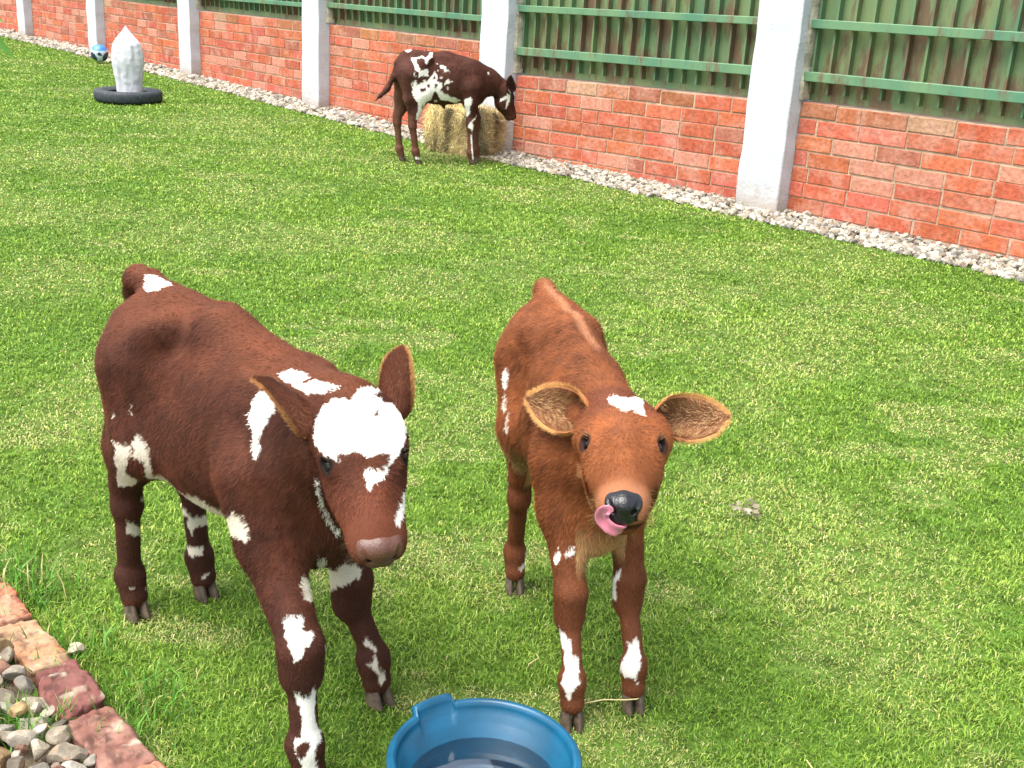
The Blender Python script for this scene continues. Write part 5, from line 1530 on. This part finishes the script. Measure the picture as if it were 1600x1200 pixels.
# ---- calf 1: shaggy mahogany calf with the white forehead (left)
H1 = Head((0.366, 0.000, 0.742), -25, 41, 4, 0.99)
H1.lid = 0.004
FR1 = ((-0.535, 2.138), (0.71728, -0.69679))
def build1(F):
    F.ell((0.03, 0, 0.575), (0.30, 0.126, 0.178), 0.05)
    F.ell((-0.03, 0, 0.510), (0.25, 0.122, 0.137), 0.05)
    F.ell((-0.10, 0, 0.492), (0.20, 0.112, 0.132), 0.05)
    F.ell((-0.25, 0, 0.650), (0.165, 0.118, 0.125), 0.05)
    F.cone((-0.32, 0, 0.735), (-0.05, 0, 0.742), 0.040, 0.042, 0.05)
    F.cone((-0.05, 0, 0.742), (0.20, 0, 0.695), 0.042, 0.040, 0.05)
    F.ell((0.24, 0, 0.52), (0.085, 0.092, 0.130), 0.05)
    F.ell((0.25, 0, 0.43), (0.065, 0.058, 0.080), 0.05)
    for s_ in (-1, 1):
        F.ell((0.17, s_ * 0.060, 0.57), (0.105, 0.064, 0.165), 0.04)
        F.cone((-0.16, s_ * 0.072, 0.735), (-0.20, s_ * 0.085, 0.715), 0.030, 0.032, 0.04)
        F.cone((0.13, s_ * 0.068, 0.70), (0.20, s_ * 0.112, 0.50), 0.018, 0.022, 0.03)
        F.cone((-0.39, s_ * 0.045, 0.690), (-0.33, s_ * 0.05, 0.70), 0.030, 0.035, 0.05)
    neck(F, [(0.17, 0, 0.61), (0.26, 0, 0.625), (0.325, -0.002, 0.675)], [0.110, 0.092, 0.078], 0.05, 0.80)
    F.cone((0.22, 0, 0.69), (0.35, 0, 0.715), 0.045, 0.040, 0.04)
    F.cone((0.30, 0, 0.62), H1(0.10, 0, -0.11), 0.080, 0.052, 0.05)
    # raised curled tail root
    F.cone((-0.30, 0, 0.762), (-0.360, 0, 0.778), 0.026, 0.024, 0.025)
    F.cone((-0.360, 0, 0.778), (-0.415, 0, 0.772), 0.024, 0.027, 0.02)
    F.cone((-0.415, 0, 0.772), (-0.435, 0, 0.740), 0.027, 0.022, 0.02)
    F.cone((-0.435, 0, 0.740), (-0.432, 0.01, 0.60), 0.020, 0.014, 0.015)
    F.cone((-0.432, 0.01, 0.60), (-0.425, 0.015, 0.42), 0.014, 0.012, 0.015)
    f1 = foreleg(F, (0.412, -0.134), (0.19, -0.085, 0.54), (0.235, -0.098, 0.43), (0.372, -0.124, 0.245), 1.06)
    f2 = foreleg(F, (0.272, 0.136), (0.18, 0.085, 0.54), (0.170, 0.098, 0.42), (0.205, 0.118, 0.225), 1.06)
    h1 = hindleg(F, (-0.352, -0.084), (-0.28, -0.062, 0.62), (-0.235, -0.088, 0.47), (-0.358, -0.086, 0.30), 1.0)
    h2 = hindleg(F, (-0.330, 0.083), (-0.28, 0.062, 0.62), (-0.225, 0.088, 0.47), (-0.375, 0.084, 0.30), 0.98)
    return [(f1, (0.9, -0.35)), (f2, (0.95, -0.1)), (h1, (1, -0.1)), (h2, (1, -0.1))]
def extra1(b_, P, N):
    wl_ = smooth_step(0.424 + 0.018 * vnoise(P, 14, 5) + 0.010 * vnoise(P, 60, 6) - P[:, 2], 0.0, 0.012) * (P[:, 0] > -0.19) * (P[:, 0] < 0.14) * (np.abs(P[:, 1]) < 0.125) * (P[:, 2] > 0.325)
    b_ = blend(b_, (0.58, 0.53, 0.40), wl_)
    b_ = blend(b_, (0.17, 0.052, 0.020), 0.5 * smooth_step(N[:, 2], 0.35, 0.95) * (P[:, 2] > 0.60))       # lighter rusty tone where the upper body faces upward
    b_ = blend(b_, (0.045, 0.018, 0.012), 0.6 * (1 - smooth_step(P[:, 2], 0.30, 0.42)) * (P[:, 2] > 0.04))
    q = H1.inv(P)
    b_ = blend(b_, (0.13, 0.038, 0.018), 0.8 * smooth_step(q[:, 0], 0.13, 0.24) * (q[:, 0] < 0.36) * (np.abs(q[:, 1]) < .09) * (q[:, 2] > -0.16))
    b_ = blend(b_, (0.010, 0.006, 0.006), 1.0 * (q[:, 0] > 0.262) * (np.abs(q[:, 1]) < 0.024) * (q[:, 2] > -0.070) * (q[:, 2] < -0.034) * (q[:, 0] < 0.34))  # muzzle behind the nostril holes painted near black as their inner shade
    for s_ in (-1, 1):
        r = np.linalg.norm(q - np.array([0.1225, s_ * 0.068, -0.026]), axis=1); b_ = blend(b_, (0.012, 0.007, 0.006), 1 - smooth_step(r, 0.016, 0.023))
    return b_
def earcol1(P, e): return np.tile((0.115, 0.040, 0.022) if e < .5 else (0.42, 0.21, 0.08), (len(P), 1))
spec1 = dict(lo=(-0.50, -0.22, -0.01), hi=(0.58, 0.22, 0.86), res=0.0052, build=build1, head=H1, seed=11, nfur=int(os.environ.get('NF', 260000)),
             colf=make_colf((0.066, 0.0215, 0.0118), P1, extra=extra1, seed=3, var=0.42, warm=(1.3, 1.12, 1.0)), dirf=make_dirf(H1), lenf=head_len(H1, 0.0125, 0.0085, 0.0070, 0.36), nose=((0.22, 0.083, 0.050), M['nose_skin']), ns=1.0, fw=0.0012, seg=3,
             earcol=earcol1, earfur=6500,
             ears=[(-1, (0.030, -0.052, -0.050), (-0.72, -1.0, 0.22), (0.25, -0.60, -0.50), 0.146, 0.080), (1, (0.030, 0.050, -0.050), (-0.95, 0.42, 0.25), (-0.25, 0.80, -0.75), 0.130, 0.068)])
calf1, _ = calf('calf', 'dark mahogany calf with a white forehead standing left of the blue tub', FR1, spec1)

# ---- calf 2: reddish brown calf licking its nose (centre right)
H2 = Head((0.244, 0.011, 0.682), -18, 10, 3, 1.03)
H2.mz = 0.88; H2.cw = 1.10
FR2 = ((0.145, 2.33), (0.25989, -0.96564))
def build2(F):
    F.ell((0.01, -0.012, 0.56), (0.245, 0.094, 0.165), 0.05)
    F.ell((-0.06, -0.012, 0.50), (0.18, 0.092, 0.110), 0.05)
    F.ell((-0.20, 0, 0.635), (0.135, 0.102, 0.110), 0.05)
    F.cone((-0.26, 0, 0.718), (-0.06, 0, 0.715), 0.032, 0.034, 0.05)
    F.cone((-0.06, 0, 0.715), (0.14, -0.018, 0.690), 0.034, 0.034, 0.05)
    F.ell((0.19, 0, 0.50), (0.075, 0.080, 0.130), 0.05)
    F.ell((0.20, 0, 0.40), (0.055, 0.045, 0.080), 0.05)
    for s_ in (-1, 1):
        F.ell((0.115, s_ * 0.040 - 0.018, 0.55), (0.085, 0.042, 0.148), 0.04)
        F.cone((0.09, s_ * 0.045 - 0.015, 0.675), (0.145, s_ * 0.072 - 0.018, 0.49), 0.016, 0.020, 0.025)
        F.ell((-0.115, s_ * 0.130 - 0.006, 0.60), (0.055, 0.038, 0.085), 0.04, sub=True)
        F.ell((0.065, s_ * 0.115 - 0.014, 0.60), (0.020, 0.030, 0.090), 0.03, sub=True)
        F.cone((-0.15, s_ * 0.060, 0.692), (-0.19, s_ * 0.066, 0.675), 0.026, 0.026, 0.04)
        F.cone((-0.31, s_ * 0.042, 0.660), (-0.27, s_ * 0.045, 0.675), 0.026, 0.030, 0.04)
    neck(F, [(0.11, -0.022, 0.60), (0.17, -0.020, 0.61), (0.225, -0.006, 0.63)], [0.080, 0.068, 0.064], 0.05, 0.78)
    F.cone((0.14, -0.020, 0.675), (0.25, -0.004, 0.655), 0.034, 0.034, 0.04)
    F.cone((0.20, 0, 0.55), H2(0.13, 0, -0.12), 0.070, 0.045, 0.05)
    F.cone((-0.27, 0, 0.735), (-0.315, 0, 0.748), 0.018, 0.020, 0.03)
    F.cone((-0.315, 0, 0.748), (-0.345, 0, 0.70), 0.020, 0.018, 0.02)
    F.cone((-0.345, 0, 0.70), (-0.340, 0, 0.45), 0.017, 0.012, 0.02)
    f1 = foreleg(F, (0.318, -0.066), (0.13, -0.066, 0.50), (0.165, -0.070, 0.41), (0.245, -0.064, 0.225), 0.84)
    f2 = foreleg(F, (0.286, 0.080), (0.12, 0.066, 0.50), (0.140, 0.072, 0.41), (0.205, 0.078, 0.225), 0.84)
    h1 = hindleg(F, (-0.232, -0.050), (-0.22, -0.052, 0.60), (-0.155, -0.070, 0.46), (-0.205, -0.060, 0.285), 0.80)
    h2 = hindleg(F, (-0.20, 0.065), (-0.22, 0.052, 0.60), (-0.155, 0.070, 0.46), (-0.215, 0.060, 0.285), 0.80)
    return [(f1, (1, -0.10)), (f2, (1, -0.10)), (h1, (0.97, -0.15)), (h2, (1, 0))]
def extra2(b_, P, N):
    # paler spine stripe, flank-hollow shade painted into the coat, darker legs, straw-coloured brisket and belly
    b_ = blend(b_, (0.42, 0.19, 0.095), 0.6 * (1 - smooth_step(np.abs(P[:, 1]), 0.002, 0.017)) * (P[:, 2] > 0.66) * smooth_step(P[:, 0], -0.33, -0.27) * (1 - smooth_step(P[:, 0], 0.06, 0.13)))
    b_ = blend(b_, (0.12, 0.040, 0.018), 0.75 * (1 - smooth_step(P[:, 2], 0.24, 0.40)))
    b_ = blend(b_, (0.50, 0.29, 0.13), 0.7 * (1 - smooth_step(P[:, 2], 0.345, 0.43)) * smooth_step(P[:, 2], 0.29, 0.33) * (np.abs(P[:, 1]) < 0.06) )
    b_ = blend(b_, (0.48, 0.30, 0.15), 0.65 * (1 - smooth_step(P[:, 2], 0.36, 0.46)) * smooth_step(P[:, 2], 0.33, 0.37) * (P[:, 0] > -0.16) * (P[:, 0] < 0.1))
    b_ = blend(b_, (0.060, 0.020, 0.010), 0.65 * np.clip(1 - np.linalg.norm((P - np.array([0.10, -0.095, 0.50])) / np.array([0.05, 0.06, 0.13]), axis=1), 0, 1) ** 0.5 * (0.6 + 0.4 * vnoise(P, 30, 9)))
    q = H2.inv(P)
    hd = (q[:, 0] > 0.0) & (q[:, 0] < 0.36) & (np.abs(q[:, 1]) < .082) & (q[:, 2] > -0.14)
    b_ = blend(b_, (0.24, 0.080, 0.028), 0.6 * hd * smooth_step(q[:, 0], 0.09, 0.20))
    b_ = blend(b_, (0.12, 0.036, 0.018), 0.8 * hd * (1 - smooth_step(q[:, 0], 0.02, 0.09)))
    b_ = blend(b_, (0.17, 0.06, 0.025), 0.5 * hd * (1 - smooth_step(np.abs(q[:, 1]), 0.01, 0.03)) * smooth_step(q[:, 0], 0.02, 0.06) * (1 - smooth_step(q[:, 0], 0.12, 0.16)))
    b_ = blend(b_, (0.50, 0.24, 0.10), 0.6 * hd * smooth_step(-q[:, 2], 0.100, 0.125))
    b_ = blend(b_, (0.035, 0.014, 0.010), 0.9 * hd * (q[:, 0] > 0.22) * (1 - smooth_step(np.abs(q[:, 2] + 0.088), 0.003, 0.009)) * (N @ H2.a > -0.2))
    b_ = blend(b_, (0.36, 0.16, 0.08), 0.6 * hd * smooth_step(q[:, 0], 0.235, 0.27) * (q[:, 2] > -0.08))
    b_ = blend(b_, (0.010, 0.006, 0.006), 1.0 * (q[:, 0] > 0.262) * (np.abs(q[:, 1]) < 0.024) * (q[:, 2] > -0.070) * (q[:, 2] < -0.034) * (q[:, 0] < 0.34))  # inner shade of the nostrils painted on the muzzle behind them
    for s_ in (-1, 1):
        r = np.linalg.norm(q - np.array([0.1225, s_ * 0.068, -0.026]), axis=1); b_ = blend(b_, (0.03, 0.012, 0.008), 1 - smooth_step(r, 0.015, 0.021))
    return b_
def earcol2(P, e): return np.tile((0.33, 0.125, 0.042) if e < .5 else (0.60, 0.33, 0.12), (len(P), 1))
spec2 = dict(lo=(-0.42, -0.20, -0.01), hi=(0.56, 0.20, 0.82), res=0.0048, build=build2, head=H2, seed=12, nfur=int(os.environ.get('NF', 260000)) * 9 // 10,
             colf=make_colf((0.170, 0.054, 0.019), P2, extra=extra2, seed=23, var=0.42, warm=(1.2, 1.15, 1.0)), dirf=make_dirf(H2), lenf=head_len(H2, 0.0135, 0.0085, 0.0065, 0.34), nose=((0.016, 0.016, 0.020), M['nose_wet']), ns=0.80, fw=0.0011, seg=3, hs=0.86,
             earcol=earcol2, earfur=6500,
             ears=[(-1, (0.012, -0.060, -0.042), (-0.40, -1.0, 0.10), (0.80, -0.30, 0.55), 0.138, 0.088), (1, (0.014, 0.060, -0.042), (-0.08, 1.0, 0.08), (0.70, 0.25, 0.62), 0.140, 0.086)])
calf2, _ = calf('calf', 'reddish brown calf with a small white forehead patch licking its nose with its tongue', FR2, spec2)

def tongue():
    h = H2
    path = [(0.262, 0.004, -0.086), (0.290, -0.002, -0.087), (0.305, -0.010, -0.082), (0.307, -0.024, -0.076), (0.302, -0.038, -0.066), (0.303, -0.043, -0.053), (0.307, -0.038, -0.041), (0.312, -0.030, -0.036), (0.315, -0.024, -0.040)]
    P = np.array([h(p[0], p[1] * 0.86, p[2]) for p in path]); n = 40
    ts = np.linspace(0, len(P) - 1, n); out = []
    for t in ts:      # Catmull-Rom
        i = min(int(t), len(P) - 2); f = t - i
        p0, p1, p2, p3 = P[max(i - 1, 0)], P[i], P[i + 1], P[min(i + 2, len(P) - 1)]
        out.append(0.5 * ((2 * p1) + (-p0 + p2) * f + (2 * p0 - 5 * p1 + 4 * p2 - p3) * f * f + (-p0 + 3 * p1 - 3 * p2 + p3) * f ** 3))
    out = np.array(out); V = []; m_ = 16
    for i, c in enumerate(out):
        t = nrm(out[min(i + 1, n - 1)] - out[max(i - 1, 0)])
        nn_ = h.d(1, 0, 0); nn_ = nrm(nn_ - (nn_ @ t) * t); sd2 = np.cross(t, nn_)
        u = i / (n - 1)
        w = 0.0125 * (1 - 0.15 * u) * (1 - smooth_step(u, 0.86, 1.06)) ** 0.5 * h.sc + 0.0004; th = 0.0052 * (1 - 0.35 * u) * (1 - smooth_step(u, 0.93, 1.03) * .8)
        for k in range(m_):
            a = 2 * pi * k / m_
            gr = -0.0022 * np.exp(-(cos(a) / 0.28) ** 2) * (sin(a) > 0)
            V.append(c + sd2 * (w * cos(a)) + nn_ * (th * sin(a) + gr + 0.0035 * cos(a) ** 2))
    Q = [(i * m_ + k, i * m_ + (k + 1) % m_, (i + 1) * m_ + (k + 1) % m_, (i + 1) * m_ + k) for i in range(n - 1) for k in range(m_)]
    V.append(out[-1]); T = [((n - 1) * m_ + k, (n - 1) * m_ + (k + 1) % m_, len(V) - 1) for k in range(m_)]
    np_mesh('tongue', V, [np.array(Q), np.array(T)], M['tongue'], calf2)
tongue()

# ---- calf 3: dark spotted calf eating at the bale (far)
H3 = Head((0.505, 0.0, 0.625), 18, 64, 0, 0.98)
FR3 = ((-0.665, 9.19), (0.95278, 0.30367))
def build3(F):
    F.ell((0.05, 0, 0.635), (0.29, 0.120, 0.180), 0.05)
    F.ell((-0.05, 0, 0.585), (0.24, 0.112, 0.135), 0.05)
    F.ell((-0.23, 0, 0.715), (0.155, 0.112, 0.120), 0.05)
    F.cone((-0.30, 0, 0.800), (0.0, 0, 0.795), 0.038, 0.042, 0.05)
    F.cone((0.0, 0, 0.795), (0.25, 0, 0.730), 0.042, 0.040, 0.05)
    F.ell((0.26, 0, 0.58), (0.09, 0.090, 0.140), 0.05)
    for s_ in (-1, 1):
        F.ell((0.20, s_ * 0.055, 0.62), (0.11, 0.058, 0.165), 0.04)
        F.cone((-0.15, s_ * 0.07, 0.785), (-0.19, s_ * 0.08, 0.765), 0.028, 0.030, 0.04)
    neck(F, [(0.22, 0, 0.65), (0.34, 0.0, 0.63), (0.46, 0.0, 0.575)], [0.115, 0.095, 0.070], 0.05, 0.8)
    F.cone((0.25, 0, 0.725), (0.50, 0, 0.585), 0.040, 0.040, 0.04)
    F.cone((-0.33, 0, 0.800), (-0.375, 0, 0.745), 0.024, 0.022, 0.03)
    F.cone((-0.375, 0, 0.745), (-0.405, 0, 0.640), 0.020, 0.019, 0.02)
    F.cone((-0.405, 0, 0.640), (-0.450, 0, 0.550), 0.020, 0.020, 0.02)
    F.cone((-0.450, 0, 0.550), (-0.505, 0, 0.495), 0.020, 0.014, 0.02)
    F.cone((-0.505, 0, 0.495), (-0.540, 0, 0.460), 0.012, 0.004, 0.01)
    F.cone((-0.01, 0, 0.46), (0.005, 0, 0.415), 0.018, 0.010, 0.02)
    f1 = foreleg(F, (0.225, -0.082), (0.19, -0.080, 0.58), (0.195, -0.085, 0.48), (0.205, -0.082, 0.30), 0.95)
    f2 = foreleg(F, (0.311, 0.079), (0.20, 0.080, 0.58), (0.235, 0.085, 0.48), (0.290, 0.080, 0.30), 0.92)
    h1 = hindleg(F, (-0.215, -0.076), (-0.26, -0.060, 0.67), (-0.195, -0.080, 0.53), (-0.262, -0.078, 0.315), 0.95)
    h2 = hindleg(F, (-0.313, 0.073), (-0.27, 0.060, 0.67), (-0.235, 0.080, 0.53), (-0.352, 0.076, 0.315), 0.95)
    return [(f1, (1, 0)), (f2, (1, 0)), (h1, (1, 0)), (h2, (1, 0))]
def extra3(b_, P, N):
    sp_ = (vnoise(P, 38, 77) > 0.36) * (np.linalg.norm((P - np.array([-0.13, -0.11, 0.60])) / np.array([0.17, 0.08, 0.19]), axis=1) < 1)
    b_ = blend(b_, (0.85, 0.80, 0.70), sp_ * 0.95)
    b_ = blend(b_, (0.135, 0.056, 0.034), 0.85 * (1 - smooth_step(P[:, 2], 0.24, 0.42)))
    b_ = blend(b_, (0.15, 0.070, 0.042), 0.7 * (1 - smooth_step(P[:, 0] + 0.04 * vnoise(P, 9, 4), -0.34, -0.28)) * (1 - smooth_step(P[:, 2], 0.55, 0.70)) * (P[:, 0] > -0.39))
    return b_
def earcol3(P, e): return np.tile((0.045, 0.018, 0.013) if e < .5 else (0.05, 0.025, 0.02), (len(P), 1))
spec3 = dict(lo=(-0.60, -0.20, -0.01), hi=(0.72, 0.22, 0.90), res=0.0075, build=build3, head=H3, seed=13, nfur=int(os.environ.get('NF', 260000)) // 5,
             colf=make_colf((0.074, 0.027, 0.018), P3, extra=extra3, seed=33, var=0.30, whites=((0, 0, 0), (0.92, 0.88, 0.80), (0.6, 0.52, 0.4))), dirf=make_dirf(H3), lenf=head_len(H3, 0.015, 0.008, 0.009, 0.36), nose=((0.03, 0.02, 0.02), M['nose_skin']), fw=0.0032, seg=2,
             earcol=earcol3, inner=(0.045, 0.02, 0.015), earfur=900,
             ears=[(-1, (0.045, -0.060, -0.045), (-0.85, -0.55, 0.10), (0.3, -0.75, 0.2), 0.150, 0.095), (1, (0.045, 0.060, -0.045), (-0.55, 0.9, 0.1), (0.4, 0.3, 0.6), 0.13, 0.08)])
calf3, _ = calf('calf', 'dark brown and white spotted calf eating from the hay bale by the wall', FR3, spec3)

# ---- whiskers and eyelashes, as loose hair belonging to each near calf
def whiskers(h, root, seed, col, lash):
    g = np.random.default_rng(seed); P = []; D = []; L = []
    for s_ in (-1, 1):
        for k in range(46):
            u = g.uniform(0.235, 0.29); w = g.uniform(-0.088, -0.045)
            P.append(h(u, s_ * (0.044 - 0.2 * max(0, u - 0.265)), w)); D.append(h.d(0.3 + g.normal(0, .3), s_ * (0.9 + g.normal(0, .2)), g.normal(-0.2, .35))); L.append(g.uniform(0.012, 0.030))
        for k in range(40):
            P.append(h(g.uniform(0.24, 0.28), s_ * g.uniform(0, 0.022), -0.110)); D.append(h.d(0.5 + g.normal(0, .3), s_ * g.normal(0.2, .4), -0.8)); L.append(g.uniform(0.008, 0.020))
        for k in range(lash):
            u = g.uniform(0.105, 0.140)
            P.append(h(u, s_ * 0.066, -0.009)); D.append(h.d((u - 0.12) * 12 - 0.3 + g.normal(0, .15), s_ * (0.9 + g.normal(0, .15)), 0.55 + g.normal(0, .2))); L.append(g.uniform(0.008, 0.018))
    P, D = np.array(P), nrm(np.array(D)); n = len(P)
    V, Q, T, C = ribbons(P, D, nrm(np.cross(D, h.n)), np.array(L), np.full(n, 0.0007), np.tile(col, (n, 1)) * g.uniform(.6, 1.2, (n, 1)), seg=3, curl=0.25, droop=0.1, seed=seed)
    np_mesh('whiskers', V, [Q, T], M['fur'], root, C)
whiskers(H1, calf1, 5, (0.55, 0.42, 0.30), 12)
whiskers(H2, calf2, 6, (0.50, 0.32, 0.15), 8)
